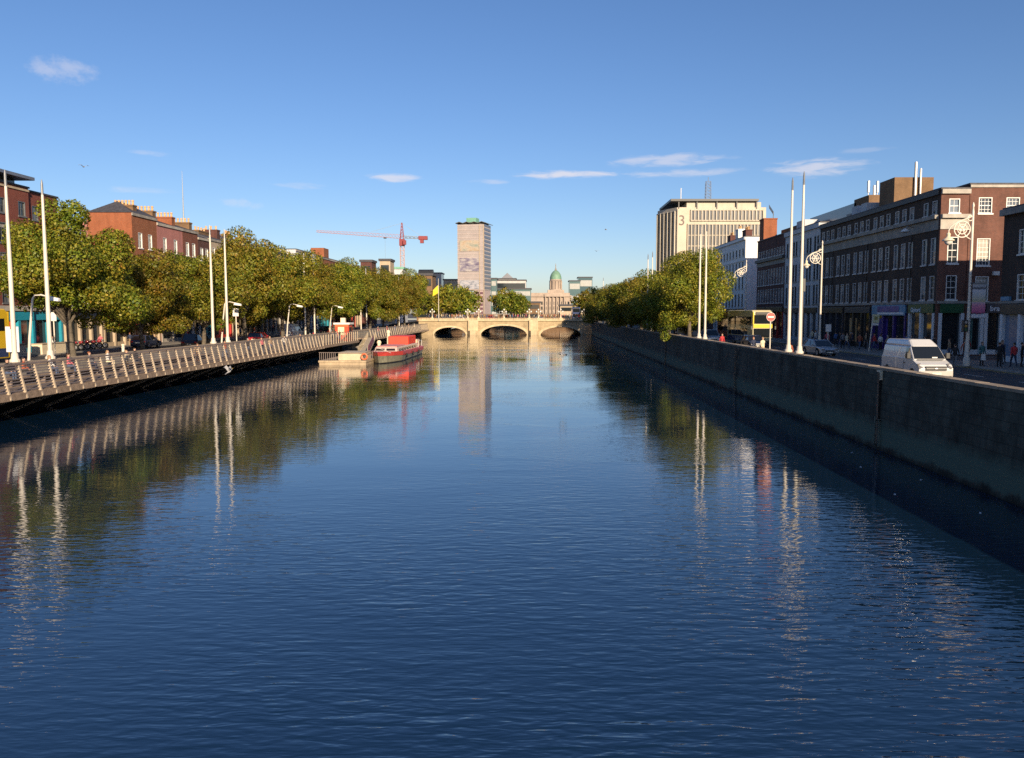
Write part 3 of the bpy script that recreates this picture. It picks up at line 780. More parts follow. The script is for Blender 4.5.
def shopfront(t, op, fascia, pil, n=3, fz=0.75, awn=None, door=None, backs=None, glassm=None):
    u0, u1, z0, z1 = op
    if fascia is not None: MB().box(u0-0.05, u1+0.05, -0.14, -0.004, z1+0.0, z1+fz).build('fascia', fascia, t, bevel=0.02)
    MB().box(u0, u1, 0.20, 0.22, z0, z1).build('shop_window', glassm or M_GLASSB, t)
    for k in range(n+1):
        u = u0 + (u1-u0)*k/n
        MB().box(max(u0-0.14, u-0.17), min(u1+0.14, u+0.17), -0.10, 0.195, z0, z1-0.003).build('pilaster', pil, t)
    MB().box(u0+0.05, u1-0.05, 0.02, 0.197, z0, z0+0.45).build('stall_riser', pil, t)
    if awn:
        MB().hexa([(u0+0.2,-1.6,z1-0.85),(u1-0.2,-1.6,z1-0.85),(u1-0.2,-0.15,z1-0.25),(u0+0.2,-0.15,z1-0.25),(u0+0.2,-1.6,z1-0.8),(u1-0.2,-1.6,z1-0.8),(u1-0.2,-0.15,z1-0.2),(u0+0.2,-0.15,z1-0.2)]).build('awning', awn, t)
    if backs:
        MB().box(u0+(u1-u0)*0.12, u0+(u1-u0)*0.42, 0.17, 0.196, z0+0.5, z1-0.6).build('window_display', backs, t)
def lettering(t, txt, u, z, size, m, y=-0.16, rot=(PI/2, 0, 0), squash=1.0):
    cu = bpy.data.curves.new('sign_lettering', 'FONT'); cu.body = txt; cu.size = size; cu.align_x = 'CENTER'; cu.extrude = 0.01; cu.offset = 0.012
    cu.materials.append(m)
    tmp = bpy.data.objects.new('sign_lettering', cu); COL.objects.link(tmp)
    bpy.context.view_layer.update(); me = bpy.data.meshes.new_from_object(tmp.evaluated_get(bpy.context.evaluated_depsgraph_get()))
    bpy.data.objects.remove(tmp); o = link('sign_lettering', me, t)
    o.location = (u, y, z); o.rotation_euler = rot; o.scale = (squash, 1, 1)
    return o

B_DARK = brick('dark_brown_brick', (0.088, 0.054, 0.040), (0.062, 0.040, 0.031), (0.06, 0.05, 0.043), stain=0.4)  # dark brown brick, mottled at random
B_RED = brick('red_brick', (0.266, 0.058, 0.028), (0.207, 0.045, 0.024), (0.160, 0.108, 0.085), stain=0.25)
B_RED2 = brick('orange_red_brick', (0.345, 0.088, 0.028), (0.296, 0.069, 0.023), (0.241, 0.147, 0.095), stain=0.22)
B_MOD = brick('modern_red_brick', (0.255, 0.045, 0.028), (0.214, 0.037, 0.025), (0.162, 0.095, 0.078), stain=0.15)
B_BROWN = brick('brown_brick', (0.240, 0.136, 0.068), (0.200, 0.112, 0.056), (0.160, 0.120, 0.080), stain=0.25)
B_CORNER = brick('corner_brick', (0.185, 0.066, 0.042), (0.14, 0.052, 0.035), (0.14, 0.10, 0.085), stain=0.3)
B_WINE = brick('wine_brick', (0.136, 0.040, 0.032), (0.104, 0.032, 0.028), (0.096, 0.072, 0.064), stain=0.3)
P_PINK = mat('pink_render', (0.406, 0.172, 0.148), 0.8, 0.1, 0.7, streak=0.2)
P_WHITE = mat('white_render', (0.80, 0.80, 0.80), 0.75, 0.06, 0.5, streak=0.15)
P_GREY = mat('pale_grey_render', (0.52, 0.54, 0.57), 0.75, 0.1, 0.6, streak=0.2)
P_CREAM = mat('cream_render', (0.450, 0.360, 0.255), 0.8, 0.1, 0.7, streak=0.2)
P_SHOPW = mat('shopfront_pale', (0.64, 0.65, 0.67), 0.6, 0.08)
S_BAND = mat('weathered_stone_band', (0.30, 0.28, 0.25), 0.8, 0.2, 1.0, streak=0.35)
S_PALE = mat('pale_stone_band', (0.400, 0.368, 0.320), 0.8, 0.15, 1.0, streak=0.2)
M_GREEN = mat('green_fascia', (0.015, 0.085, 0.035), 0.4, 0.1)
M_NAVY = mat('navy_fascia', (0.02, 0.03, 0.055), 0.4, 0.1)
M_BLUEF = mat('blue_fascia', (0.10, 0.26, 0.42), 0.45, 0.12)
M_VIOLET = mat('violet_shopfront', (0.035, 0.018, 0.16), 0.45, 0.15)
M_BLACKF = mat('black_fascia', (0.018, 0.018, 0.02), 0.4, 0.1)
M_TEAL = mat('teal_shopfront', (0.02, 0.26, 0.36), 0.4, 0.1)
M_REDF = mat('red_fascia', (0.42, 0.03, 0.025), 0.45, 0.1)
M_LET = mat('pale_lettering', (0.72, 0.74, 0.78), 0.5, 0.0)
R90 = PI/2
def rspan(px_far, px_near):   # right-hand building line
    return FR*F/(px_far-VPX), FR*F/(px_near-VPX)
# --- right: long dark brick terrace
yf, yn = 106.6, 75.4; Lr = yf-yn
us = [yf-y for y in (76.3, 78.0)]
for k in range(5): us += [yf-(80.9+5.34*k+1.63*j) for j in range(3)]
us = [u for u in us if 0.7 < u < Lr-0.5]
M_WPALE = mat('old_window_paint', (0.50, 0.48, 0.47), 0.6, 0.1)
shops = [dict(op=(0.5,8.6,0.12,4.0), fascia=M_BLACKF, pil=M_NAVY, n=4, fz=0.7),
         dict(op=(9.4,16.6,0.12,4.0), fascia=M_NAVY, pil=M_BLACKF, n=3, fz=0.7, backs=mat('lit_display', (0.45, 0.30, 0.14), 0.6, 0.3)),
         dict(op=(17.4,25.2,0.12,4.0), fascia=None, pil=M_VIOLET, n=3, backs=mat('violet_display', (0.05, 0.025, 0.2), 0.6, 0.3)),
         dict(op=(26.0,Lr-0.25,0.12,4.0), fascia=M_GREEN, pil=P_SHOPW, n=2, fz=0.85)]
A = building('brick_terrace', 'long dark brick terrace with a stone cornice and rows of narrow sash windows', 'building', (FR, yf), -R90, Lr, 12, 15.4,
    [(5.25,2.25,0.95,us), (8.6,2.45,0.95,us), (13.25,1.25,0.95,us,(2,2))], B_DARK, M_WPALE, shops=shops)
band(A, Lr, 11.75, 12.75, S_BAND, 0.10, 'frieze'); band(A, Lr, 12.753, 13.1, S_BAND, 0.42, 'cornice'); band(A, Lr, 4.88, 5.12, S_BAND, 0.16)
band(A, Lr, 14.98, 15.39, mat('dark_gutter', (0.04, 0.04, 0.045), 0.6, 0.1), 0.2, 'gutter')
MB().box(17.3, 25.3, -0.16, -0.004, 3.75, 5.6-0.75).build('fascia', M_BLUEF, A)
MB().box(18.8, 24.0, -0.19, -0.163, 4.1, 4.72).build('sign_panel', mat('purple_sign', (0.13, 0.09, 0.26), 0.5, 0.35, 2.0), A)
MB().box(18.8, 25.0, -0.19, -0.163, 3.86, 4.06).build('sign_panel', M_LET, A)
lettering(A, 'Ophord', 27.6, 4.1, 0.62, M_LET)
for u in (4.6, 15.2, 25.9): MB().tube([(u,-0.07,0.1),(u,-0.07,11.7)], 0.06, 8).build('downpipe', M_DARK, A)
# things on its roof
rf = t_roof[A.name]
MB().box(13.2, 17.0, 2.0, 6.3, 15.57, 18.9).build('plant_room', B_BROWN, rf)
MB().box(2.0, 6.6, 3.5, 7.0, 15.57, 18.5).build('plant_room', B_BROWN, rf)
pm = MB().tube([(0,0,0),(0,0,4.9)], 0.15, 10).mesh('flue', mat('bright_flue', (0.50, 0.48, 0.45), 0.3, 0.05, metal=0.3))
link('flue', pm, rf, (17.2, 4.2, 15.6)); link('flue', MB().tube([(0,0,0),(0,0,4.2)], 0.12, 10).mesh('flue', MATS['bright_flue']), rf, (17.2, 4.75, 15.6))
am = MB(); am.tube([(0,0,0),(0,0,1.7)], 0.05, 6); am.box(-0.16, 0.16, -0.1, 0.1, 0.5, 1.9)
ame = am.mesh('antenna', M_WHITE)
for u, y_, dz in ((5.6, 3.8, 0.0), (5.4, 5.0, 0.0), (5.9, 4.4, -0.6)): link('antenna', ame, rf, (u, y_, 18.45+dz))
for u in (7.2, 10.0): MB().box(u, u+1.6, 1.2, 2.8, 15.57, 16.9).build('air_conditioner', P_GREY, rf, bevel=0.05)
MB().box(5.0, 6.2, 1.4, 2.4, 15.57, 16.3).build('air_conditioner', S_PALE, rf, bevel=0.05)
# --- corner return and taller red brick house
C1 = building('corner_house', 'narrow brick return at the street corner with stone cornice catching the low sun', 'building', (FR-0.01, yn-0.30), 0, 2.6, 0.29, 15.4,
    [(5.25,2.25,1.0,[1.25]), (8.6,2.45,1.0,[1.25]), (13.25,1.3,1.0,[1.25],(2,2))], B_CORNER, M_WHITE, shops=[dict(op=(0.3,2.4,0.12,4.0), fascia=M_GREEN, pil=P_SHOPW, n=1, fz=0.85)])
band(C1, 2.6, 11.75, 12.75, S_PALE, 0.10, 'frieze'); band(C1, 2.6, 12.753, 13.1, S_PALE, 0.42, 'cornice'); band(C1, 2.6, 4.88, 5.12, S_BAND, 0.16); band(C1, 2.6, 14.98, 15.39, S_PALE, 0.25, 'cornice')
C2 = building('brick_house', 'tall red brick house with white sash windows, its upper storeys sunlit above the side street', 'building', (FR+2.61, yn-0.36), 0, 13.5, 11, 15.8,
    [(5.1,2.3,1.25,[1.45,4.0,6.6,9.2,11.8]), (8.4,2.5,1.25,[1.45,4.0,6.6,9.2,11.8]), (13.2,1.45,1.25,[1.45,4.0,6.6,9.2,11.8],(4,4))], B_CORNER, M_WHITE, bars=(4,6),
    shops=[dict(op=(0.3,1.6,0.12,4.0), fascia=M_GREEN, pil=P_SHOPW, n=1, fz=0.85, backs=mat('teal_display', (0.05, 0.14, 0.13), 0.6, 0.3)), dict(op=(1.95,6.4,0.12,4.0), fascia=M_NAVY, pil=P_SHOPW, n=3, fz=0.85)])
band(C2, 13.5, 15.55, 15.79, S_PALE, 0.12, 'coping'); band(C2, 13.5, 4.88, 5.05, S_BAND, 0.14)
lettering(C2, 'bra.', 2.75, 4.2, 0.7, M_LET)
chimney(C2, 6.9, 0.8, 15.96, 1.5, 1.0, 1.6, B_CORNER, 3)
MB().box(2.35, 2.9, -0.3, -0.004, 7.5, 7.85).build('alarm_box', M_WHITE, C2)
# --- near building across the side street, just entering the view
us = [1.55+2.9*k for k in range(13)]
Nn = building('brick_corner_building', 'dark brick corner building with a heavy cornice at the edge of the side street', 'building', (FR, 64.9), -R90, 38.5, 12, 12.2,
    [(5.0,2.0,1.15,[2.7+3.2*k for k in range(11)]), (8.55,1.9,1.15,[2.7+3.2*k for k in range(11)])], B_DARK, M_WHITE,
    shops=[dict(op=(0.35,5.2,0.12,3.9), fascia=M_BLACKF, pil=P_SHOPW, n=2, fz=0.8, glassm=glass('pale_shop_glass', (0.16, 0.22, 0.32), 0.15, False)), dict(op=(6.0,17.0,0.12,3.9), fascia=M_BLACKF, pil=P_SHOPW, n=4, fz=0.8), dict(op=(18.0,37.0,0.12,3.9), fascia=M_NAVY, pil=P_SHOPW, n=6, fz=0.8)])
band(Nn, 38.5, 11.7, 12.19, S_BAND, 0.4, 'cornice'); band(Nn, 38.5, 4.75, 4.95, S_BAND, 0.15)
MB().box(0.35, 1.5, -0.2, -0.004, 4.97, 5.3).build('street_nameplate', M_BLUEF, Nn)
building('brick_row', 'dark brick street row beside the camera bridge on the right quay', 'building', (FR, 26.3), -R90, 95, 12, 12.6,
    [(5.0,2.0,1.15,[1.6+3.0*k for k in range(31)]), (8.5,1.9,1.15,[1.6+3.0*k for k in range(31)])], B_DARK, M_WHITE)
# --- pale grey block with twin windows
yf, yn = 121.5, 106.7; Lr = yf-yn
us = []
for k in range(5): us += [1.1+2.95*k, 2.25+2.95*k]
Wb = building('grey_office_house', 'pale grey rendered house with paired tall windows and a dark roof storey', 'building', (FR, yf), -R90, Lr, 12, 15.9,
    [(5.2,2.6,0.8,us), (8.5,2.5,0.8,us), (12.2,2.1,0.8,us)], P_GREY, mat('dark_frame', (0.12, 0.13, 0.14), 0.5, 0.1), (1,2), shops=[dict(op=(0.4,7.0,0.12,4.0), fascia=M_NAVY, pil=P_GREY, n=3), dict(op=(7.6,Lr-0.4,0.12,4.0), fascia=M_BLACKF, pil=P_GREY, n=3)])
band(Wb, Lr, 15.3, 15.89, P_GREY, 0.25, 'cornice')
MB().box(0.3, 17.5, 3.5, 11, 16.07, 18.1).build('roof_storey', glass('blue_roof_glass', (0.03, 0.06, 0.11), 0.25, False), t_roof[Wb.name])
MB().box(-1.5+4, 6.0, 0.8, 2.8, 16.07, 17.3).build('roof_storey', P_GREY, t_roof[Wb.name])
# --- wine brick house
yf, yn = 136.7, 121.55; Lr = yf-yn
us = [1.1+1.45*k for k in range(10)]
Rb = building('wine_brick_house', 'deep red brick house with a dark cornice between the grey block and white building', 'building', (FR, yf), -R90, Lr, 12, 15.9,
    [(5.6,2.2,0.85,us), (8.5,2.5,0.85,us), (12.95,1.2,0.85,us,(2,2))], B_WINE, M_WPALE, shops=[dict(op=(0.4,Lr-0.4,0.12,4.2), fascia=M_BLACKF, pil=M_REDF, n=5)])
band(Rb, Lr, 11.6, 12.3, S_BAND, 0.1, 'frieze'); band(Rb, Lr, 12.303, 12.75, mat('dark_gutter', (0.04,)*3), 0.45, 'cornice')
chimney(Rb, 1.3, 1.35, 16.06, 2.4, 2.2, 3.4, B_RED2, 0)
MB().box(3.0, 13.0, 3.0, 8, 16.07, 17.6).build('roof_storey', B_BROWN, t_roof[Rb.name])
# --- white hotel-like building
yf, yn = 169.5, 144.6; Lr = yf-yn
us = [1.5+2.42*k for k in range(10)]
Xb = building('white_building', 'tall white rendered building with a sunlit blank end wall beyond the wine brick house', 'building', (FR, yf), -R90, Lr, 14, 17.6,
    [(5.2,2.3,1.0,us), (8.4,2.2,1.0,us), (11.4,1.9,1.0,us), (14.3,1.4,1.0,us,(2,2))], P_WHITE, M_GREY, (2,2), shops=[dict(op=(0.5,12,0.12,4.0), fascia=M_NAVY, pil=P_WHITE, n=5), dict(op=(12.6,Lr-0.4,0.12,4.0), fascia=M_BLACKF, pil=P_WHITE, n=5)])
band(Xb, Lr, 17.1, 17.59, P_WHITE, 0.3, 'cornice'); band(Xb, Lr, 13.4, 13.6, P_WHITE, 0.12); band(Xb, Lr, 4.8, 5.0, P_WHITE, 0.15)
chimney(Xb, Lr-9, 2.6, 17.76, 2.6, 1.2, 1.7, B_WINE, 4); chimney(Xb, Lr-14.5, 2.6, 17.76, 2.2, 1.2, 2.4, P_WHITE, 3); chimney(Xb, 4.0, 2.6, 17.76, 2.4, 1.2, 1.8, B_WINE, 4)
# --- more houses of the right quay, mostly behind the trees
for i, (y0, y1, h, wm, lab) in enumerate(((169.6, 184, 14.6, B_WINE, 'brick house behind the big quayside tree, past the white building'), (184.05, 205, 16.0, P_CREAM, 'cream rendered block half hidden behind the right-hand trees'), (205.05, 228, 15.0, B_RED, 'red brick block behind the far right-hand trees near the bridge'))):
    us = [1.4+2.6*k for k in range(int((y1-y0-1.4)/2.6))]
    building('quay_building', lab, 'building', (FR, y1), -R90, y1-y0, 12, h, [(5.0,2.2,1.1,us), (8.4,2.1,1.1,us), (11.6,1.7,1.1,us)], wm, M_WHITE, (2,2), lining=False)

# --- tall slab tower with the figure 3
TC = Vector((42.6, 245)); TL = Vector((38.1, 254)); TR = Vector((69.5, 245))
t = thing('office_tower', 'tall cream concrete office tower with white fins and a dark figure 3 sign', 'tower', (TC.x, TC.y, GZ))
M_TCON = mat('tower_cream_concrete', (0.50, 0.45, 0.365), 0.75, 0.08, 0.3, streak=0.12)
M_TWIN = glass('tower_window', (0.035, 0.04, 0.045), 0.2, False)
l_ = TL-TC; back = Vector((l_.x, 34.0))
poly = [(0,0), (26.9,0), (26.9,30), (l_.x+6,30), (l_.x,l_.y)]
MB().prism(poly, 0, 35.8).build('core_wall', M_TCON, t)
def strip_windows(x0, x1, z0, z1, n, dirv, nz, org=(0,0), fin=0.34, nrm=(0,-1)):
    d = Vector(dirv); nv = Vector(nrm); wd = (x1-x0)/n
    def pt(u, o, z): p = Vector(org)+d*u+nv*o; return (p.x, p.y, z)
    def blk(b, u0, u1, o0, o1, za, zb): b.hexa([pt(u0,o1,za),pt(u1,o1,za),pt(u1,o0,za),pt(u0,o0,za),pt(u0,o1,zb),pt(u1,o1,zb),pt(u1,o0,zb),pt(u0,o0,zb)])
    f = MB()
    for k in range(n+1):
        u = x0+k*wd; blk(f, u-fin/2, u+fin/2, 0.003, 0.55, z0-0.3, z1+0.3)
    blk(f, x0-fin/2, x1+fin/2, 0.004, 0.45, z1+0.0, z1+0.3); blk(f, x0-fin/2, x1+fin/2, 0.004, 0.45, z0-0.3, z0)
    f.build('fins', M_TCON, t)
    for k in range(n):
        b = MB(); blk(b, x0+k*wd+fin/2+0.01, x0+(k+1)*wd-fin/2-0.01, 0.003, 0.12, z0, z1); b.build('window', M_TWIN, t)
    s = MB()
    for j in range(1, nz):
        z = z0+(z1-z0)*j/nz
        blk(s, x0, x1, 0.122, 0.26, z-0.2, z+0.2)
    if nz > 1: s.build('spandrel', mat('tower_spandrel', (0.30, 0.27, 0.22), 0.7, 0.1), t)
strip_windows(3.3, 26.5, 2.0, 30.6, 22, (1,0), 9, fin=0.26)
strip_windows(4.2, 26.0, 32.0, 34.8, 20, (1,0), 1, fin=0.3)
dl = l_.normalized(); nl = Vector((-dl.y, dl.x))
if nl.y > 0: nl = -nl
strip_windows(0.6, l_.length-0.3, 2.0, 34.5, 5, (dl.x, dl.y), 1, nrm=(nl.x, nl.y), fin=0.24)
MB().box(0.02, 2.7, -0.7, -0.004, 0, 35.2).build('corner_pier', mat('tower_pier', (0.52, 0.45, 0.36), 0.75, 0.06, 0.3), t)
o = lettering(t, '3', 1.35, 30.4, 4.3, mat('sign_dark_red_brown', (0.09, 0.055, 0.045), 0.5, 0.05), y=-0.74)
MB().box(0.85, 1.85, -0.76, -0.705, 17.8, 20.4).build('sign_mark', MATS['sign_dark_red_brown'], t); MB().box(0.8, 1.8, -0.76, -0.705, 14.6, 16.4).build('sign_mark', MATS['sign_dark_red_brown'], t)
MB().box(3.0, 25.5, 0.6, 26, 35.803, 37.4).build('penthouse', M_TCON, t)
MB().box(-2.0, 24.5, -0.6, 22, 37.6, 38.25).build('roof_canopy', M_DARK, t)
rc = MB()
for x in (0.5, 6, 12, 18, 24):
    rc.box(x-0.15, x+0.15, -0.2, 0.1, 35.4, 37.61)
rc.build('canopy_column', M_DARK, t)
def lattice(b, base, h, w0, w1, n, r=0.06):
    x, y, z = base
    prev = None
    for k in range(n+1):
        f = k/n; w_ = (w0+(w1-w0)*f)/2
        c = [Vector((x+sx*w_, y+sy*w_, z+h*f)) for sx, sy in ((-1,-1),(1,-1),(1,1),(-1,1))]
        for i in range(4): b.bar(c[i], c[(i+1) % 4], r)
        if prev:
            for i in range(4): b.bar(prev[i], c[i], r*1.4); b.bar(prev[i], c[(i+1) % 4], r)
        prev = c
mb = MB(); lattice(mb, (9.8, 2.5, 38.25), 5.6, 1.6, 1.4, 6, 0.06); mb.bar((9.8,2.5,43.7),(9.8,2.5,45.2),0.12)
mb.build('lattice_mast', mat('dull_grey_steel', (0.12, 0.13, 0.15), 0.6, 0.1), t)
MB().tube([(1.2,0.5,38.2),(1.2,0.5,41.6)], 0.12, 6).build('antenna', M_WHITE, t)
MB().box(-3, 14, -22, -2.5, 0, 17.2).build('podium', M_TCON, t)
MB().box(-3.4, 14.4, -22.4, -2.3, 17.2, 17.9).build('podium_cornice', P_CREAM, t)
for k in range(8): MB().box(-2.2+k*2.0, -1.1+k*2.0, -22.06, -22.004, 10.5, 15.0).build('window', M_TWIN, t)
fl = thing('roof_flagpole', 'small dark flag on a pole above the brick chimney right of the tower', 'flag', (FR+2.6, 137.0, GZ+19.7))
MB().tube([(0,0,0),(0,0,1.4)], 0.06, 6).build('pole', M_GREY, fl)
MB().add([(0,0,1.4),(0.1,0.0,0.7),(-0.7,0.1,1.9),(-0.75,0.15,2.6),(0.02,0.03,1.4),(0.12,0.03,0.7),(-0.68,0.13,1.9),(-0.73,0.18,2.6)], [(0,1,2,3),(4,7,6,5),(0,3,7,4),(1,5,6,2),(2,6,7,3),(0,4,5,1)]).build('flag', mat('navy_cloth', (0.03, 0.05, 0.09), 0.8, 0.2), fl)

# --- left terrace
def lspan(p0, p1): return (-FL)*F/(VPX-p0), (-FL)*F/(VPX-p1)
M_CAN = mat('metal_canopy', (0.20, 0.21, 0.24), 0.35, 0.1, metal=0.5)
u6 = [1.8+3.0*k for k in range(13)]
b1 = building('brick_apartments', 'modern red brick apartment block with an overhanging metal roof behind the tall masts', 'building', (FL, 41.1), R90, 38.9, 13, 16.2,
    [(4.95,1.9,1.1,u6), (7.8,1.9,1.1,u6), (10.6,1.9,1.1,u6), (13.4,1.4,1.1,u6)], B_MOD, mat('dark_frame', (0.12,)*3), (2,2), lining=True,
    shops=[dict(op=(20.0,31.6,0.12,3.3), fascia=M_TEAL, pil=M_TEAL, n=5, fz=0.8), dict(op=(32.0,38.6,0.12,3.3), fascia=M_TEAL, pil=M_TEAL, n=3, fz=0.8, backs=M_TEAL)])
band(b1, 38.9, 15.85, 16.05, P_CREAM, 0.10, 'cornice'); band(b1, 38.9, 4.2, 4.7, S_PALE, 0.2)
MB().box(0.6, 38.3, 0.9, 12, 16.37, 16.9).build('roof_storey', glass('roof_storey_glass', (0.08, 0.09, 0.12), 0.2, False), t_roof[b1.name])
MB().box(-0.5, 38.6, -0.9, 12.5, 16.91, 17.2).build('roof_canopy', M_CAN, t_roof[b1.name])
b2 = building('brick_annex', 'lower red brick annex joined to the modern apartment block above the teal shop', 'building', (FL-0.3, 80.05), R90, 5.2, 12, 16.0,
    [(5.2,2.0,1.1,[1.4]), (8.4,2.0,1.1,[1.4]), (13.3,1.4,1.0,[1.4])], B_MOD, MATS['dark_frame'], (2,2), shops=[dict(op=(0.3,4.9,0.12,3.3), fascia=M_TEAL, pil=M_TEAL, n=2, fz=0.8)])
band(b2, 5.2, 4.2, 4.9, S_PALE, 0.15)
lo = building('low_house', 'low cream rendered house between the brick annex and the orange gable', 'building', (FL, 85.3), R90, 14.8, 12, 7.8, [(4.7,1.8,1.0,[1.5+2.4*k for k in range(6)])], P_CREAM, M_WHITE, (2,2), roof='gable', ridge=2.2,
    shops=[dict(op=(0.4,7.0,0.12,3.4), fascia=M_NAVY, pil=P_CREAM, n=3), dict(op=(7.5,14.5,0.12,3.4), fascia=M_REDF, pil=P_CREAM, n=3, awn=M_REDF)])
LROW = [(99.0,105.5,16.4,B_RED2,'orange red brick house with a big sunlit gable wall and pot-topped chimney','hip',[2.0,4.6],M_BLACKF),
        (105.54,113.2,15.9,P_PINK,'pink rendered house between two red brick houses','gable',[2.2,5.4],mat('ochre_fascia', (0.42, 0.27, 0.05), 0.5, 0.1)),
        (113.24,118.3,15.9,B_RED,'red brick house just beyond the pink one','gable',[1.5,3.6],M_NAVY),
        (118.34,122.7,15.2,B_WINE,'narrow dark red brick house beside the cream one','gable',[1.3,3.1],M_REDF),
        (122.74,130.5,15.4,P_CREAM,'cream rendered house with a brown chimney block','gable',[1.4,3.9,6.3],M_GREEN),
        (130.54,146.0,15.8,B_RED2,'long red brick house behind the quay trees past the cream house','gable',[1.5+2.5*k for k in range(6)],M_BLACKF),
        (146.04,168.0,15.0,P_CREAM,'pale rendered block deep behind the middle of the left tree row','gable',[1.5+2.5*k for k in range(8)],M_NAVY),
        (168.04,184.0,17.2,P_GREY,'grey block rising just above the left tree row','flat',[1.5+2.5*k for k in range(6)],M_REDF),
        (184.04,196.0,17.0,B_RED2,'orange brick block with a tall stack showing over the left trees','flat',[1.5+2.5*k for k in range(4)],M_BLACKF),
        (196.04,222.0,17.0,B_RED,'brick block hidden behind the far left trees','flat',[1.5+2.5*k for k in range(10)],M_GREEN),
        (222.04,250.0,17.0,P_CREAM,'cream corner block at the left end of the bridge behind trees','flat',[1.5+2.5*k for k in range(10)],M_NAVY)]
for i, (y0, y1, h, wm, lab, rf_, us, fas) in enumerate(LROW):
    if i < 6: y0, y1 = y0+1.2, y1+1.2-(1.25 if i == 5 else 0)
    ln = y1-y0
    o = building('terraced_house' if i < 6 else 'quay_block', lab, 'building', (FL, y0), R90, ln, (5.5 if i == 0 else 10 if i < 6 else 5), h, [(5.0,2.2,1.05,us), (8.5,2.1,1.05,us), (12.2 if h > 15.3 else 11.8,1.9,1.05,us)], wm, M_WHITE, (2,4), roof=rf_, ridge=1.7,
        shops=[dict(op=(0.35,ln-0.35,0.12,3.7), fascia=fas, pil=[P_CREAM, S_PALE, P_WHITE, M_TEAL, M_REDF][i % 5], n=max(2, int(ln/2.6)), awn=(M_REDF if i in (2, 5) else None))])
    band(o, ln, h-0.35, h-0.01, S_PALE if i % 2 else S_BAND, 0.15, 'cornice'); band(o, ln, 4.5, 4.7, S_PALE, 0.12)
    if i == 0: chimney(o, 2.1, 1.9, h+0.2, 0.95, 2.6, 0.75, B_BROWN, 6, along='y')
    elif i == 1: chimney(o, 0.5, 1.9, h+0.2, 0.95, 2.8, 1.15, B_BROWN, 6, along='y'); chimney(o, ln-1.6, 1.9, h+0.2, 0.95, 2.8, 1.0, B_RED2, 6, along='y')
    elif i == 2: chimney(o, ln-0.9, 1.9, h+0.2, 0.95, 2.6, 0.9, B_BROWN, 5, along='y')
    elif i == 4: chimney(o, ln-3.6, 3.2, h+0.4, 4.4, 1.4, 0.9, B_BROWN, 4); chimney(o, ln-0.7, 2.6, h+0.3, 1.2, 2.4, 1.5, B_WINE, 3, along='y')
    elif i == 5: chimney(o, 7, 3, h+0.4, 2.6, 1.1, 1.0, B_BROWN, 5); chimney(o, 13.5, 3, h+0.4, 2.6, 1.1, 1.0, B_RED, 5)
    elif i == 8: MB().box(7.5, 11.9, 0.3, 3.4, h+0.163, h+2.4).build('roof_storey', B_RED2, t_roof[o.name])
    

# --- far skyline
sp = thing('thin_spire', 'very tall thin grey spire rising far behind the left rooftops', 'spire', (-150.0, 345, GZ))
MB().tube([(0,0,0),(0,0,22),(0,0,64)], [0.8,0.5,0.05], 10).build('shaft', M_GREY, sp); MB().lathe((0,0,0), [(2.2,0),(2.2,0.3)], 16).build('base', M_STONE, sp)

cr = thing('tower_crane', 'red and white tower crane with a long jib above the left trees', 'crane', (lat(403.5, 420), 420, GZ))
M_CRED = mat('crane_red', (0.22, 0.03, 0.035), 0.5, 0.1); M_CPINK = mat('crane_faded_white', (0.45, 0.30, 0.27), 0.5, 0.1)
hz_ = hgt(238, 420)-GZ
b = MB(); lattice(b, (0,0,0), hz_-4.6, 1.9, 1.9, 16, 0.15); b.build('mast', M_CPINK, cr)
b = MB(); lattice(b, (0,0,hz_-1.2), 8.4, 1.9, 0.4, 5, 0.15); b.build('apex', M_CRED, cr)
MB().box(-1.3, 1.3, -1.3, 1.3, hz_-4.6, hz_-1.2).build('slewing_ring', M_CRED, cr, bevel=0.1)
MB().box(0.9, 2.4, -2.9, -1.32, hz_-4.2, hz_-1.9).build('cab', M_CRED, cr, bevel=0.1)
def truss(b, p0, p1, w_, h_, n, r):
    p0, p1 = Vector(p0), Vector(p1)
    for k in range(n):
        a, c = p0.lerp(p1, k/n), p0.lerp(p1, (k+1)/n)
        hs_ = h_*(1-0.55*k/n); he = h_*(1-0.55*(k+1)/n)
        A_ = [a+Vector((0,-w_/2,0)), a+Vector((0,w_/2,0)), a+Vector((0,0,hs_))]; C_ = [c+Vector((0,-w_/2,0)), c+Vector((0,w_/2,0)), c+Vector((0,0,he))]
        for i in range(3): b.bar(A_[i], C_[i], r*1.3); b.bar(A_[i], C_[(i+1) % 3], r)
jx = lat(320.5, 420)-lat(403.5, 420)
b = MB(); truss(b, (-1,0,hz_-0.8), (jx,-3,hz_+2.2), 1.5, 2.0, 26, 0.10); b.build('jib', mat('jib_faded_pink', (0.34, 0.16, 0.16), 0.5, 0.1), cr)
b = MB(); truss(b, (1,0,hz_-0.6), (13.2,0.5,hz_-0.9), 1.5, 1.2, 6, 0.16); b.build('counter_jib', M_GREY, cr)
MB().box(8.6, 13.2, -0.9, 1.2, hz_-1.5, hz_+0.4).build('winch', M_CRED, cr, bevel=0.1); MB().box(9.4, 11.2, -0.7, 1.0, hz_-3.2, hz_-1.52).build('counterweight', M_CRED, cr)
b = MB(); b.bar((0,0,hz_+7.0), (jx*0.36,-1,hz_+2.0+0.6), 0.09); b.build('tie_cable', M_GREY, cr)
b = MB(); b.bar((0,0,hz_+7.0), (10,0.4,hz_+0.3), 0.09); b.build('tie_cable', M_GREY, cr)
b = MB(); b.bar((jx*0.2,-0.6,hz_-0.3), (jx*0.2,-0.6,hz_-14), 0.07); b.build('hoist_cable', M_GREY, cr)
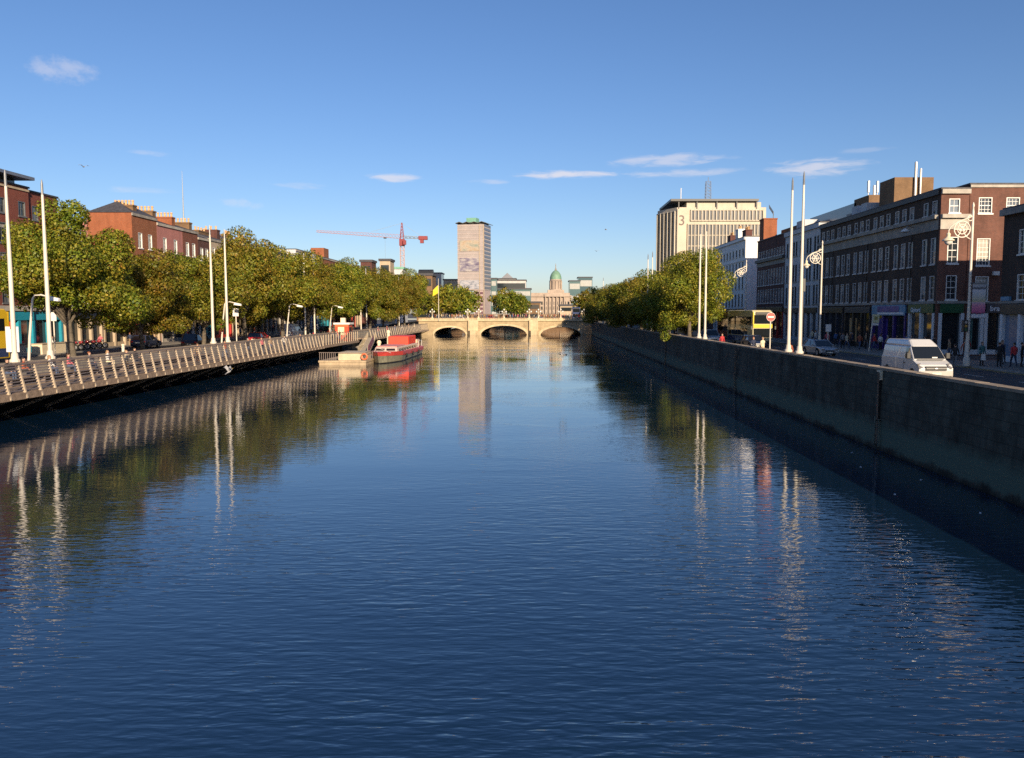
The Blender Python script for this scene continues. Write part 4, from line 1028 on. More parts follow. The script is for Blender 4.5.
MB().box(jx*0.2-0.7, jx*0.2+0.7, -1.1, -0.1, hz_-0.9, hz_-0.3).build('trolley', M_DARK, cr)

# sixteen-storey tower with picture banners
th_ = rad(-13)
lh = thing('glass_tower', 'slender pinkish glass tower with picture banners and a green roof box beyond the bridge', 'tower', (lat(458.3, 460), 460, GZ), th_)
M_LH = mat('tower_pink_glass', (0.37, 0.325, 0.31), 0.3, 0.10, 0.15, fine=3)
M_LHD = glass('tower_side_glass', (0.10, 0.10, 0.14), 0.2, False)
HW, HD, HH = 15.6, 14.0, 54.0
MB().box(0, HW, 0, HD, 17.0, HH).build('shaft', M_LH, lh)
MB().box(9.5, HW-0.2, 0.3, HD-0.3, 0, 17.0).build('stem', mat('tower_stem', (0.42, 0.33, 0.31), 0.4, 0.12, 0.4), lh)
f = MB()
for k in range(17): f.box(-0.15, HW+0.15, -0.15, -0.003, 17.2+k*2.24, 17.5+k*2.24)
f.build('floor_edges', mat('tower_floor_edge', (0.45, 0.38, 0.36), 0.6, 0.1), lh)
for k in range(17): MB().box(HW+0.004, HW+0.2, 0.6, HD-0.6, 17.7+k*2.2, 19.0+k*2.2).build('window', M_LHD, lh)
f = MB(); f.box(HW-2.7, HW-2.4, -0.3, -0.155, 0, HH-0.3); f.box(HW-0.2, HW+0.2, -0.3, -0.155, 0, HH-0.3); f.build('mullion', P_CREAM, lh)
for k in range(7): MB().box(10.4, HW-0.8, 0.1, 0.297, 1.5+k*2.2, 2.7+k*2.2).build('window', mat('dark_pink_glass', (0.14, 0.07, 0.09), 0.3, 0.2), lh)
def pic(z0, z1, stops, sc):
    m, nt, b_ = principled('picture_banner'); n_ = N(nt, 'ShaderNodeTexNoise', Scale=sc, Detail=3.0); tcx = N(nt, 'ShaderNodeTexCoord'); mp = N(nt, 'ShaderNodeMapping'); mp.inputs['Scale'].default_value = (1.0, 1, 2.2)
    nt.links.new(tcx.outputs['Object'], mp.inputs[0]); nt.links.new(mp.outputs[0], n_.inputs['Vector']); r = ramp(nt, stops); nt.links.new(n_.outputs['Fac'], r.inputs['Fac']); nt.links.new(r.outputs[0], b_.inputs['Base Color']); b_.inputs['Roughness'].default_value = 0.6
    return MB().box(1.4, HW-2.9, -0.3, -0.155, z0, z1).build('picture_banner', m, lh)
pic(39.0, 45.0, [(0.3, (0.34, 0.22, 0.12)), (0.5, (0.42, 0.35, 0.27)), (0.7, (0.22, 0.26, 0.22))], 0.2)
pic(27.6, 35.2, [(0.35, (0.12, 0.10, 0.16)), (0.45, (0.20, 0.18, 0.24)), (0.66, (0.40, 0.37, 0.36))], 0.3)
pic(17.6, 22.6, [(0.3, (0.12, 0.13, 0.16)), (0.5, (0.33, 0.34, 0.38)), (0.7, (0.48, 0.45, 0.46))], 0.4)
b = MB()
for k in range(8): x0, x1 = -0.9+k*2.2, -0.9+(k+1)*2.2; z = HH+0.5+(0.7 if k % 2 else 0.0); z2 = HH+0.5+(0.0 if k % 2 else 0.7); b.hexa([(x0,-0.9,z),(x1,-0.9,z2),(x1,HD+0.9,z2),(x0,HD+0.9,z),(x0,-0.9,z+0.35),(x1,-0.9,z2+0.35),(x1,HD+0.9,z2+0.35),(x0,HD+0.9,z+0.35)])
b.build('wavy_canopy', mat('dark_canopy', (0.10, 0.10, 0.09), 0.5, 0.1), lh)
MB().box(1.2, HW-1.2, 1, HD-1, HH, HH+1.0).build('top_storey', mat('dark_canopy', (0.1,)*3), lh)
MB().box(4.4, 10.2, 3, 9, HH+1.55, HH+4.0).build('roof_box', mat('verdigris_copper', (0.16, 0.36, 0.27), 0.6, 0.15), lh)

# domed custom house
YC = 620.0
ch = thing('domed_hall', 'long pale stone riverside hall with a colonnade, drum and green copper dome', 'building', (lat(524.5, YC), YC, GZ))
M_PORT = mat('portland_stone', (0.374, 0.302, 0.245), 0.8, 0.15, 0.2, streak=0.2)
cw = lat(571, YC)-lat(524.5, YC); hc = hgt(293, YC)-GZ
MB().box(0, cw, 0, 30, 0, hc-3.0).build('wall', M_PORT, ch)
MB().box(-0.4, cw+0.4, -0.9, 30, hc-3.0+0.003, hc-1.9).build('cornice', M_PORT, ch); MB().box(1, cw-1, 0.4, 29, hc-1.89, hc).build('parapet', M_PORT, ch)
cxm = lat(556, YC)-lat(524.5, YC)
MB().box(cxm-9, cxm+7, -2.2, 0, hc-3.0, hc-1.0).build('entablature', M_PORT, ch)
cm = MB().lathe((0,0,0), [(0.75,0),(0.62,0.4),(0.52,hc-3.6),(0.75,hc-3.1)], 10).mesh('column', M_PORT)
for k in range(6): link('column', cm, ch, (cxm-8.3+k*2.9, -1.4, 0))
wm_ = MB().box(-0.7, 0.7, -0.12, -0.004, 0, 2.4).mesh('window', M_GLASSB)
for k in range(12):
    for z in (2.0, 6.6, 10.4):
        if z+2.4 < hc-3.2: link('window', wm_, ch, (1.6+k*2.95, 0, z))
zd = hgt(293, YC)-GZ; zt = hgt(279, YC)-GZ
MB().box(cxm-6.4, cxm+6.4, 6, 20, hc, zd+2.5).build('drum_base', M_PORT, ch)
MB().lathe((cxm,13,zd+2.5), [(4.9,0),(4.9,0.6),(4.2,0.8),(4.2,zt-zd-4.0),(4.9,zt-zd-3.6),(4.5,zt-zd-2.5)], 20).build('drum', M_PORT, ch)
dc = MB()
for k in range(12): a = 2*PI*k/12; dc.lathe((cxm+4.7*math.cos(a),13+4.7*math.sin(a),zd+3.1), [(0.4,0),(0.35,zt-zd-4.4)], 6)
dc.build('drum_columns', M_PORT, ch)
MB().lathe((cxm,13,zt), [(4.6,0),(4.5,1.6),(4.0,3.4),(3.0,5.2),(1.6,6.6),(0.7,7.0)], 20).build('dome', mat('green_copper', (0.15, 0.27, 0.19), 0.6, 0.15, 0.5), ch, smooth=True)
MB().lathe((cxm,13,zt+7.0), [(0.9,0),(0.7,1.2),(0.35,1.6),(0.3,4.2),(0.05,5.6)], 10).build('finial_statue', M_STONE, ch)

def block(name, label, px0, px1, ptop, Y, m, depth=20, bands=0, bm_=None, roof=None):
    x0, x1, h = lat(px0, Y), lat(px1, Y), hgt(ptop, Y)-GZ
    t = thing(name, label, 'building', (x0, Y, GZ))
    MB().box(0, x1-x0, 0, depth, 0, h).build('wall', m, t)
    for k in range(bands):
        z = h*(k+0.35)/bands
        MB().box(0.5, x1-x0-0.5, -0.2, -0.004, z, z+h/bands*0.45).build('window', bm_ or M_GLASSB, t)
    MB().box(-0.4, x1-x0+0.4, -0.4, depth, h+0.003, h+0.8).build('roof', roof or M_SLATE, t)
    return t, x1-x0, h
M_OFF = glass('teal_office_glass', (0.07, 0.13, 0.14), 0.15, False)
M_OFFB = mat('pale_office_panel', (0.45, 0.44, 0.43), 0.6, 0.12, 0.3)
block('office_block', 'grey stepped office block between the slender tower and the dome', 497, 526, 281, 560, M_OFFB, 20, 3)
o, w_, h_ = block('office_block', 'pale gabled office block right of the slender tower', 499, 516, 279.5, 585, M_OFFB, 16, 2)
MB().add([(2,0,h_+0.8),(w_-2,0,h_+0.8),(w_/2,0,h_+4.6),(2,14,h_+0.8),(w_-2,14,h_+0.8),(w_/2,14,h_+4.6)], [(0,1,2),(3,5,4),(0,2,5,3),(1,4,5,2),(0,3,4,1)]).build('pediment', M_CAN, o)
block('glass_office', 'low dark teal glass offices in front of the domed hall on its left', 492, 531, 289.5, 520, M_OFF, 16, 3, mat('pale_band', (0.35, 0.36, 0.35), 0.6, 0.1))
block('glass_office', 'green glass office behind the right side of the domed hall', 569, 580, 281.5, 690, M_OFF, 20, 3, MATS['pale_band'])
block('glass_office', 'taller dark glass office right of the domed hall above the trees', 578, 592, 278, 710, glass('dark_teal_glass', (0.03, 0.08, 0.10), 0.15, False), 20, 3, MATS['pale_band'])
block('glass_annex', 'green glass annex at the foot of the slender tower', 491, 497, 279.5, 475, M_OFF, 10, 4, MATS['pale_band'])
block('office_block', 'long low cream block left of the slender tower behind trees', 444, 460, 280.5, 520, P_CREAM, 16, 2)
block('office_block', 'blue grey glass block far left of the slender tower', 431, 442, 274, 540, glass('blue_grey_glass', (0.10, 0.13, 0.20), 0.2, False), 16, 3, MATS['pale_band'])
block('stone_office', 'reddish stone street block behind the bridge left of the domed hall', 520, 540, 303, 400, B_BROWN, 14, 2)
block('riverside_block', 'ochre street block behind the right end of the bridge', 560, 590, 306, 380, P_CREAM, 14, 2)
o, w_, h_ = block('brick_block', 'brown block with a dark rounded roof showing over the far left trees', 417, 433, 276, 330, B_BROWN, 12, 3)
MB().tube([(0.3,6,h_+0.2),(w_-0.3,6,h_+0.2)], 2.6, 16).build('curved_roof', M_DARK, o)
block('brick_block', 'cream chimney-like block above the left trees near the crane', 381, 391.5, 261.5, 300, P_CREAM, 8, 3)
block('copper_block', 'block with a pale green copper roof beside the crane mast', 390, 404, 269.5, 310, P_GREY, 10, 2, roof=mat('verdigris_copper', (0.16, 0.36, 0.27)))
block('brick_block', 'dark brick block peeping over the left trees before the cream block', 362, 373, 262.5, 290, B_WINE, 8, 3)

# a second, plainer bridge further down the river
fb = thing('far_bridge', 'low brown stone bridge glimpsed through the arches of the pale bridge', 'bridge', (0, 425, 0))
MB().box(-45, 34, 0, 14, 0.55, 5.4).build('deck', B_BROWN, fb)
for x in (-33.0, -13.0, 7.0): MB().box(x-2, x+2, -0.4, 14.4, -1.5, 0.547).build('pier', B_BROWN, fb)
MB().box(-45, 34, -0.2, 0.3, 5.403, 6.3).build('parapet', B_BROWN, fb)
# ------------------------------------------------------------------ trees
def crown_mesh(seed, rx, rz, n, leaf, droop=None, taper=0.0):
    """leaf clumps spread over many overlapping boughs; z = 0 is the crown's middle"""
    rs = np.random.RandomState(seed)
    lobes = []
    nl = 46
    for i in range(nl):
        d = rs.normal(size=3); d /= np.linalg.norm(d)
        if d[2] < -0.55: d[2] *= 0.5
        r = rs.uniform(0.35, 0.88)
        c = d*np.array([rx, rx, rz])*r; c[:2] *= 1-taper*max(0, c[2])/rz
        lobes.append((c, rs.uniform(0.15, 0.33)*rx*(1-0.5*taper*max(0, c[2])/rz)))
    lobes.append((np.zeros(3), rx*0.5))
    if droop is not None:
        for dx, dy, dz, q in droop: lobes.append((np.array([dx, dy, dz]), q))
    cs = np.array([l[0] for l in lobes]); rr = np.array([l[1] for l in lobes])
    wts = rr**2; wts /= wts.sum()
    pick = rs.choice(len(lobes), size=n, p=wts)
    d = rs.normal(size=(n,3)); d /= np.linalg.norm(d, axis=1)[:,None]
    rad_ = rr[pick]*(0.55+0.62*rs.rand(n)**0.6)
    p = cs[pick] + d*rad_[:,None]*np.array([1,1,0.85])
    # drop leaves that sit deep inside another bough
    keep = np.ones(n, bool)
    for i in range(len(lobes)):
        dd = np.linalg.norm(p-cs[i], axis=1)
        keep &= ~((dd < rr[i]*0.55) & (pick != i))
    p, d = p[keep], d[keep]; k = len(p)
    nrm = d*0.95 + rs.normal(size=(k,3))*0.5; nrm[:,2] += 0.15
    nrm /= np.linalg.norm(nrm, axis=1)[:,None]
    a = np.cross(nrm, rs.normal(size=(k,3))); a /= np.linalg.norm(a, axis=1)[:,None]
    b = np.cross(nrm, a)
    s = leaf*(0.35+1.15*rs.rand(k)**1.6)[:,None]
    fold = nrm*s*0.28
    v = np.stack([p-a*s*0.5+fold*0.3, p-b*s*0.32-fold, p+a*s*0.5+fold*0.3, p+b*s*0.32-fold], axis=1).reshape(-1,3)
    me = bpy.data.meshes.new('crown')
    me.vertices.add(4*k); me.vertices.foreach_set('co', v.ravel())
    me.loops.add(4*k); me.loops.foreach_set('vertex_index', np.arange(4*k))
    me.polygons.add(k); me.polygons.foreach_set('loop_start', np.arange(0, 4*k, 4)); me.polygons.foreach_set('loop_total', np.full(k, 4))
    me.update(calc_edges=True); me.validate()
    return me, lobes
def trunk_mesh(seed, h, lobes, zc, r0):
    rs = random.Random(seed); b = MB()
    top = Vector((rs.uniform(-.3,.3), rs.uniform(-.3,.3), h))
    b.tube([(0,0,-0.1),(0.03,0,0.5),(top.x*0.5,top.y*0.5,h*0.55),tuple(top)], [r0*1.35, r0, r0*0.85, r0*0.7], 10)
    big = sorted(lobes, key=lambda l: -l[1])[1:15]
    for c, r in big:
        e = Vector((c[0], c[1], c[2]+zc)); m_ = top.lerp(e, 0.5)+Vector((0,0,-0.25)); s = top-Vector((0,0,rs.uniform(0.1,0.9)))
        b.tube([tuple(s), tuple(m_), tuple(e)], [r0*0.42, r0*0.27, r0*0.08], 6)
    return b.mesh('trunk', M_BARK, True)
TREES = []
for i, (seed, rx, rz, n, lf) in enumerate(((1, 5.6, 5.4, 62000, 0.245), (2, 5.5, 5.3, 58000, 0.245), (3, 5.4, 5.6, 52000, 0.25), (4, 5.8, 5.1, 62000, 0.245))):
    cm_, lobes = crown_mesh(seed, rx, rz, n, lf, droop=[(RND.uniform(-3.8,3.8), RND.uniform(-3.8,3.8), -rz*RND.uniform(.50,.74), RND.uniform(.8,1.4)) for _ in range(6)])
    cm_.materials.append(M_LEAF)
    TREES.append((cm_, trunk_mesh(seed, 3.6, lobes, 2.9+rz*0.9, 0.26), 2.9+rz*0.9, rz))
cm_, lobes = crown_mesh(9, 6.3, 5.8, 68000, 0.245, droop=[(-3.2,-1.2,-4.4,1.3),(-3.6,-0.6,-6.0,1.0),(-3.0,-2.2,-5.3,1.1),(-1.6,-3.0,-4.6,1.2),(2.6,-2.6,-4.2,1.2),(3.4,-1,-3.6,1.3),(-3.6,-1.6,-7.2,0.75)])
cm_.materials.append(M_LEAFG)
TREES.append((cm_, trunk_mesh(9, 4.0, lobes, 8.2, 0.3), 8.2, 5.8))
cmt, lobes = crown_mesh(21, 5.9, 5.9, 85000, 0.215, taper=0.85, droop=[(3.4,1,-3.6,1.4),(4.4,-1.6,-2.8,1.5),(0.8,3.8,-3.6,1.3),(4.8,1.8,-3.2,1.3),(3.0,2.8,-4.1,1.1)]); cmt.materials.append(M_LEAF)
T_BIG = (cmt, trunk_mesh(21, 3.8, lobes, 7.9, 0.3), 7.9, 5.9)
cms, lobes = crown_mesh(12, 6.0, 5.2, 6500, 0.62); cms.materials.append(M_LEAFG)
TREES.append((cms, trunk_mesh(12, 3.0, lobes, 6.4, 0.25), 6.4, 5.2)); TREES.append(T_BIG)
def tree(k, x, y, H, label, group, rot=0.0, wide=1.0, z=GZ+0.1, leaf=None, sink=0.0):
    cm_, tm, zc, rz = TREES[k]
    s = H/(zc+rz*0.98-sink)
    t = thing('plane_tree', label, 'tree', (x, y, z), rot, group)
    t.scale = (s*wide, s*wide, s)
    link('trunk', tm, t); c = link('crown', cm_, t, (0, 0, zc-sink))
    if leaf: c.material_slots[0].link = 'OBJECT'; c.material_slots[0].material = leaf
    return t
LT = [(59.0,12.6,0.95,'biggest golden plane tree on the left quay, behind the two nearest masts'),(70.5,9.3,1.05,''),(82,10.3,1.0,''),(94.5,13.0,0.9,''),(108.0,13.0,0.92,''),(122.0,12.7,0.95,''),(137.0,13.0,0.95,''),(152.0,13.2,0.95,''),(167.0,13.4,0.95,''),(182.0,13.8,0.95,''),(198.0,14.4,0.95,''),(211.0,14.4,1.0,'')]
for i, (y, H, wd, lab) in enumerate(LT):
    lab = lab or 'autumn plane tree, %s tree from the near end of the left quay row' % ORD[i]
    if i == len(LT)-1: lab = 'last plane tree of the left quay row, beside the bridge end'
    tree(i % 4 if i else 6, -34.4+RND.uniform(-0.4,0.4)+(0.5 if i == 0 else 0), y, H, lab, 'plane trees along the left quay', rot=i*2.1+0.4, wide=wd*((1.16, 1.04, 1.12, 1.0)[i % 4] if i > 1 else 1.02), sink=0.25 if i < 2 else 0.45)
# second, inner line of trees seen through the first
for i, (y, H) in enumerate(((100, 12.0), (130, 12.5), (160, 13.0), (190, 13.6))):
    tree((i+2) % 4, -44.0, y, H, 'plane tree on the house side of the left street, %s of the inner line' % ORD[i], 'inner line of plane trees on the left street', rot=i*1.3, wide=0.95)
RT = [(104.0,12.8,1.0,4,'biggest plane tree on the right quay, its low branches hanging over the river wall'),(122.0,11.4,1.0,1,''),(138.0,11.6,1.05,2,''),(154.0,11.9,1.0,3,''),(171.0,11.6,1.0,0,''),(188.0,11.6,1.0,1,''),(206.0,11.8,1.0,2,''),(224.0,11.6,1.0,3,''),(242.0,10.8,1.0,0,'')]
for i, (y, H, wd, k, lab) in enumerate(RT):
    lab = lab or 'plane tree, %s tree from the near end of the right quay row' % ORD[i]
    tree(k, 20.3 if i else 19.9, y, H*(1 if i == 0 else 0.95), lab, 'plane trees along the right quay', rot=0.0 if i == 0 else i*1.7, wide=wd*(1.0 if i == 0 else 1.2), leaf=M_LEAFG, sink=0.0 if i == 0 else 1.9)
for i, (px, y, H, lab) in enumerate(((441, 330, 15.5, 'green tree behind the bridge just left of the slender tower, leftmost of its clump'), (450, 345, 17, 'green tree behind the bridge in the middle of the clump left of the slender tower'), (460, 335, 16, 'green tree behind the bridge closest to the slender tower on its left'), (465, 385, 17, 'green tree below the left face of the slender tower, further back'),
      (505, 380, 16.5, 'green tree behind the bridge just right of the slender tower'), (513, 370, 15, 'green tree behind the bridge between the tower and the domed hall'), (519, 390, 14, 'smaller green tree in front of the left wing of the domed hall'), (588, 300, 13.5, 'green tree beyond the bridge at its right end'), (596, 330, 15, 'green tree further beyond the right end of the bridge'))):
    tree(5, lat(px, y), y, H, lab, 'trees beyond the bridge', rot=i*1.9, wide=0.92, sink=0.6)

# ------------------------------------------------------------------ masts
def mast(x, y, z0, z1, label, group):
    t = thing('quay_mast', label, 'mast', (x, y, z0), 0, group); h = z1-z0
    MB().tube([(0,0,0),(0,0,h*0.5),(0,0,h-0.9)], [0.13, 0.11, 0.07], 12).build('shaft', M_POLE, t, smooth=True)
    MB().tube([(0,0,h-0.9),(0,0,h-0.25),(0,0,h)], [0.073, 0.065, 0.02], 10).build('tip', M_GREY, t)
    MB().lathe((0,0,0), [(0.28,0),(0.28,0.12),(0.2,0.2),(0.17,0.5)], 12).build('base', M_POLE, t)
RMAST = [(57.2,'nearest pair by the no entry sign'),(54.8,''),(88.7,'pair in front of the big right-hand tree'),(85.6,''),(130,'pair rising from the middle of the right trees'),(125,''),(216,'')]
rl_ = ['tall pale mast on the right wall, taller-looking left one of the nearest pair','tall pale mast on the right wall, right one of the nearest pair','pale mast in front of the big right-hand tree, left one of two','pale mast in front of the big right-hand tree, right one of two','distant pale mast behind the big right-hand tree, left one of two','distant pale mast behind the big right-hand tree, right one of two','single far pale mast among the last trees of the right quay']
rl_[0] = 'tall pale mast on the right wall, left one of the nearest pair'
for (y, _), lab in zip(RMAST, rl_): mast(18.05, y, PZ+0.02, 16.5, lab, 'tall masts along the right quay wall')
for y, lab in ((45.0,'nearest tall pale mast on the left wall, before the brick apartments'),(48.3,'second pale mast on the left wall, before the biggest golden tree'),(72.8,'pale mast before the cream house, left one of its pair'),(76.2,'pale mast before the cream house, right one of its pair'),(102,'distant pale mast before the left trees, left one of two near the orange stack'),(106.3,'distant pale mast before the left trees, right one of two near the orange stack'),(134.5,'lone distant pale mast before the left trees nearest the crane'),(139,'far pale mast beside the lone one before the left trees'),(172,'very far pale mast before the end of the left tree row')):
    mast(-29.35 if y < 100 else -33.6, y if y < 100 else y*33.6/29.35, PZ+0.02 if y < 100 else GZ+0.1, 14.9 if y < 100 else 15.8, lab, 'tall masts along the left quay wall')

# ------------------------------------------------------------------ lamps and signs
def ornate_lamp():
    t = thing('ornate_lamp_post', '', 'lamp post', group='ornate lamp posts along the right street')
    MB().lathe((0,0,0), [(0.24,0),(0.24,0.5),(0.17,0.7),(0.15,1.6),(0.12,1.8),(0.10,4.5),(0.085,11.2),(0.05,11.5),(0.09,11.65),(0.02,11.9)], 12).build('post', M_POLE, t, smooth=True)
    a = MB(); a.ring((-0.75,0,9.95), 0.58, 0.05, 'y', 24, 6); a.ring((-0.75,0,9.95), 0.34, 0.04, 'y', 20, 6)
    for k in range(6): q = PI*k/3; a.bar((-0.75+0.2*math.cos(q),0,9.95+0.2*math.sin(q)), (-0.75+0.55*math.cos(q),0,9.95+0.55*math.sin(q)), 0.05)
    for dx, dz in ((0,0.14),(-0.12,-0.06),(0.12,-0.06)): a.ball((-0.75+dx,0,9.95+dz), (0.12,0.05,0.12), 8, 6)
    a.ring((-0.2,0,10.75), 0.19, 0.04, 'y', 14, 6)
    a.tube([(0,0,10.9),(-0.45,0,10.72),(-1.1,0,10.5),(-1.6,0,10.1),(-1.72,0,9.85),(-1.72,0,9.7)], 0.05, 8)
    a.tube([(0,0,9.2),(-0.25,0,9.3),(-0.45,0,9.45)], 0.045, 6)
    a.build('scroll_bracket', M_POLE, t)
    MB().lathe((-1.72,0,9.12), [(0.42,0),(0.40,0.08),(0.2,0.22),(0.12,0.32),(0.14,0.5),(0.06,0.6)], 14).build('lantern_hood', M_CREAM, t, smooth=True)
    MB().lathe((-1.72,0,8.80), [(0.06,0),(0.2,0.1),(0.27,0.22),(0.28,0.317)], 14).build('lantern_glass', M_LAMP, t, smooth=True)
    return t
ol = ornate_lamp()
for i, (x, y, lab) in enumerate(((31.75,58.9,'nearest ornate lamp post with a hanging banner, by the street corner'),(31.75,89.6,'ornate lamp post on the far pavement above the silver car'),(31.75,121.7,'ornate lamp post before the white building beside the bus'))):
    o = ol if i == 0 else copy_tree(ol); o.location = (x, y, GZ+0.12); o['label'] = lab
# hanging banner on the first one
m, nt_, b_ = principled('banner_print'); tcx = N(nt_, 'ShaderNodeTexCoord'); sx = N(nt_, 'ShaderNodeSeparateXYZ'); nt_.links.new(tcx.outputs['Generated'], sx.inputs[0])
nz = N(nt_, 'ShaderNodeTexNoise', Scale=5.0, Detail=3.0); nt_.links.new(tcx.outputs['Generated'], nz.inputs['Vector'])
ad = N(nt_, 'ShaderNodeMath', operation='MULTIPLY_ADD'); nt_.links.new(nz.outputs['Fac'], ad.inputs[0]); ad.inputs[1].default_value = 0.10; nt_.links.new(sx.outputs['Z'], ad.inputs[2])
r = ramp(nt_, [(0.0, (0.6,0.6,0.64)), (0.155, (0.6,0.6,0.64)), (0.17, (0.05,0.02,0.04)), (0.22, (0.50,0.12,0.25)), (0.42, (0.62,0.25,0.36)), (0.50, (0.55,0.40,0.45)), (0.53, (0.46,0.42,0.26)), (0.70, (0.52,0.52,0.50)), (0.86, (0.58,0.58,0.62)), (0.90, (0.06,0.06,0.07)), (0.98, (0.5,0.5,0.52)), (1.0, (0.3,0.3,0.3))])
nt_.links.new(ad.outputs[0], r.inputs['Fac']); nt_.links.new(r.outputs[0], b_.inputs['Base Color']); b_.inputs['Roughness'].default_value = 0.6
t = thing('lamp_post_banner', 'tall pink and pale printed banner hung on the nearest ornate lamp post', 'banner', (31.75+0.14, 58.82, GZ))
MB().box(0.02, 1.0, -0.012, 0.012, 3.65, 6.15).build('cloth', m, t)
bb = MB()
for z in (3.6, 6.15): bb.box(-0.15, 1.05, -0.03, 0.03, z, z+0.06)
bb.build('banner_bar', M_GREY, t)
tl = thing('traffic_signal', 'small lit amber and white signal box strapped to the nearest ornate lamp post', 'signal', (31.4, 58.7, GZ+2.6))
MB().box(-0.18, 0.18, -0.15, 0.15, 0, 0.9).build('housing', M_DARK, tl, bevel=0.03)
for k, c in enumerate(((0.05,0.12,0.06),(0.55,0.30,0.06),(0.5,0.42,0.36))): MB().lathe((0,0,0), [(0.1,0),(0.1,0.02)], 12).build('lens', mat('lens_%d' % k, c, 0.2, 0), tl).matrix_local = Matrix.Translation((0,-0.155,0.18+k*0.27)) @ Matrix.Rotation(PI/2, 4, 'X')
t = thing('wall_lantern', 'white lantern bracketed high on the dark brick terrace', 'lamp', (FR, lat(1,1)*0+FR*F/(910-VPX), hgt(232, FR*F/(910-VPX))))
MB().tube([(0,0,0.3),(-0.7,0,0.45),(-0.9,0,0.2)], 0.04, 6).build('bracket', M_GREY, t); MB().lathe((-0.9,0,-0.2), [(0.12,0),(0.42,0.1),(0.36,0.24),(0.1,0.42)], 12).build('lantern', M_WHITE, t, smooth=True)
def street_lamp():
    t = thing('street_lamp', '', 'street lamp', group='slim curved street lamps on the left quay')
    MB().tube([(-0.5,0,0),(-0.3,0,2.4),(0,0,4.75),(0.12,0,4.95),(0.5,0,5.0),(1.1,0,4.85)], [0.09,0.075,0.06,0.055,0.05,0.045], 8).build('post', M_POLE, t, smooth=True)
    MB().hexa([(0.95,-0.16,4.68),(1.65,-0.16,4.6),(1.65,0.16,4.6),(0.95,0.16,4.68),(1.0,-0.14,4.93),(1.65,-0.1,4.78),(1.65,0.1,4.78),(1.0,0.14,4.93)]).build('lamp_head', M_WHITE, t)
    return t
sl = street_lamp()
for i, (y, lab) in enumerate(((49.5,'slim curved street lamp between the two nearest left masts'),(80.0,'slim curved street lamp by the pair of masts before the cream house'),(101.0,'slim curved street lamp over the dark gap in the left trees'),(122.0,'slim curved street lamp beside the red ticket hut'))):
    o = sl if i == 0 else copy_tree(sl); o.location = (-31.0, y, GZ+0.12); o['label'] = lab
def sign(name, label, x, y, h, plate, lean=0.0):
    t = thing(name, label, 'sign', (x, y, GZ+0.12)); MB().tube([(0,0,0),(lean,0,h)], 0.055, 8).build('post', M_POLE, t); plate(t, h, lean); return t
m_sr = mat('sign_red', (0.55, 0.05, 0.035), 0.4, 0.03)
def no_entry(t, h, l):
    o = MB().lathe((0,0,0), [(0.36,0),(0.36,0.03)], 24).build('sign_plate', m_sr, t); o.matrix_local = Matrix.Translation((l,-0.07,h)) @ Matrix.Rotation(PI/2, 4, 'X')
    MB().box(-0.25, 0.25, -0.115, -0.104, h-0.06, h+0.06).build('white_bar', M_WHITE, t)
    r_ = MB().ring((l,-0.10,h), 0.36, 0.016, 'y', 24, 6).build('sign_rim', M_WHITE, t)
sign('no_entry_sign', 'round red no entry sign on a pale pole by the river wall', 19.7, 67.4, 3.55, no_entry)
def busstop(t, h, l):
    MB().box(l-0.05, l+0.62, -0.05, 0.03, h-0.75, h+0.1).build('sign_plate', mat('bus_stop_cream', (0.62, 0.58, 0.36), 0.5, 0.05), t, bevel=0.02)
    MB().box(l+0.12, l+0.45, -0.056, -0.052, h-0.45, h-0.1).build('sign_emblem', mat('bus_stop_ochre', (0.30, 0.25, 0.08), 0.5, 0.1), t)
    MB().box(l-0.05, l+0.55, -0.05, 0.03, h-1.0, h-0.78).build('route_plate', M_WHITE, t)
sign('bus_stop_sign', 'cream bus stop flag on a slanting pole before the violet shopfront', 33.3, 80.0, 3.65, busstop, 0.3)
def white_plate(t, h, l): MB().box(-0.3, 0.3, -0.08, -0.06, h-0.75, h+0.05).build('sign_plate', M_WHITE, t)
sign('notice_sign', 'white square notice on a post beside the pair of left masts', -30.7, 79.6+2.5, 4.3, white_plate)
sign('notice_sign', 'pale blue square sign under the biggest golden tree', -44.5, 74.0, 3.9, white_plate)
sign('notice_sign', 'small white plate on a post behind the silver car', 31.9, 87.5, 2.6, white_plate)
def two_plate(t, h, l): MB().box(-0.4, 0.4, -0.08, -0.06, h-1.5, h+0.05).build('sign_plate', P_SHOPW, t); MB().box(-0.1, 0.12, -0.1, -0.083, h-0.1, h+0.35).build('sign_plate', m_sr, t)
sign('timetable_sign', 'grey timetable panel on a post between the two nearest left masts', -32.0, 49.0, 3.0, two_plate)
p = thing('signal_post', 'slim grey signal post between the two nearest right masts', 'signal', (18.9, 57.0, GZ+0.12))
MB().tube([(0,0,0),(0,0,6.0)], 0.06, 8).build('post', M_GREY, p); MB().box(-0.14,0.14,-0.12,0.12,5.4,6.3).build('housing', M_DARK, p)
bo = thing('bollard', 'small pale bollard behind the railing on the left pavement', 'bollard', (-30.2, 58.5, GZ+0.12)); 
MB().lathe((0,0,0), [(0.12,0),(0.1,1.3),(0.13,1.4),(0.05,1.5)], 10).build('post', M_POLE, bo); MB().lathe((0,0,1.5), [(0.12,0),(0.12,0.12)], 10).build('cap', M_CREAM, bo)
fp = thing('flag_on_pole', 'bright yellow flag on a tall pole at the left end of the bridge', 'flag', (lat(439, 258), 258, 4.5))
MB().tube([(0,0,0),(0,0,13.5)], [0.12, 0.06], 8).build('pole', M_POLE, fp)
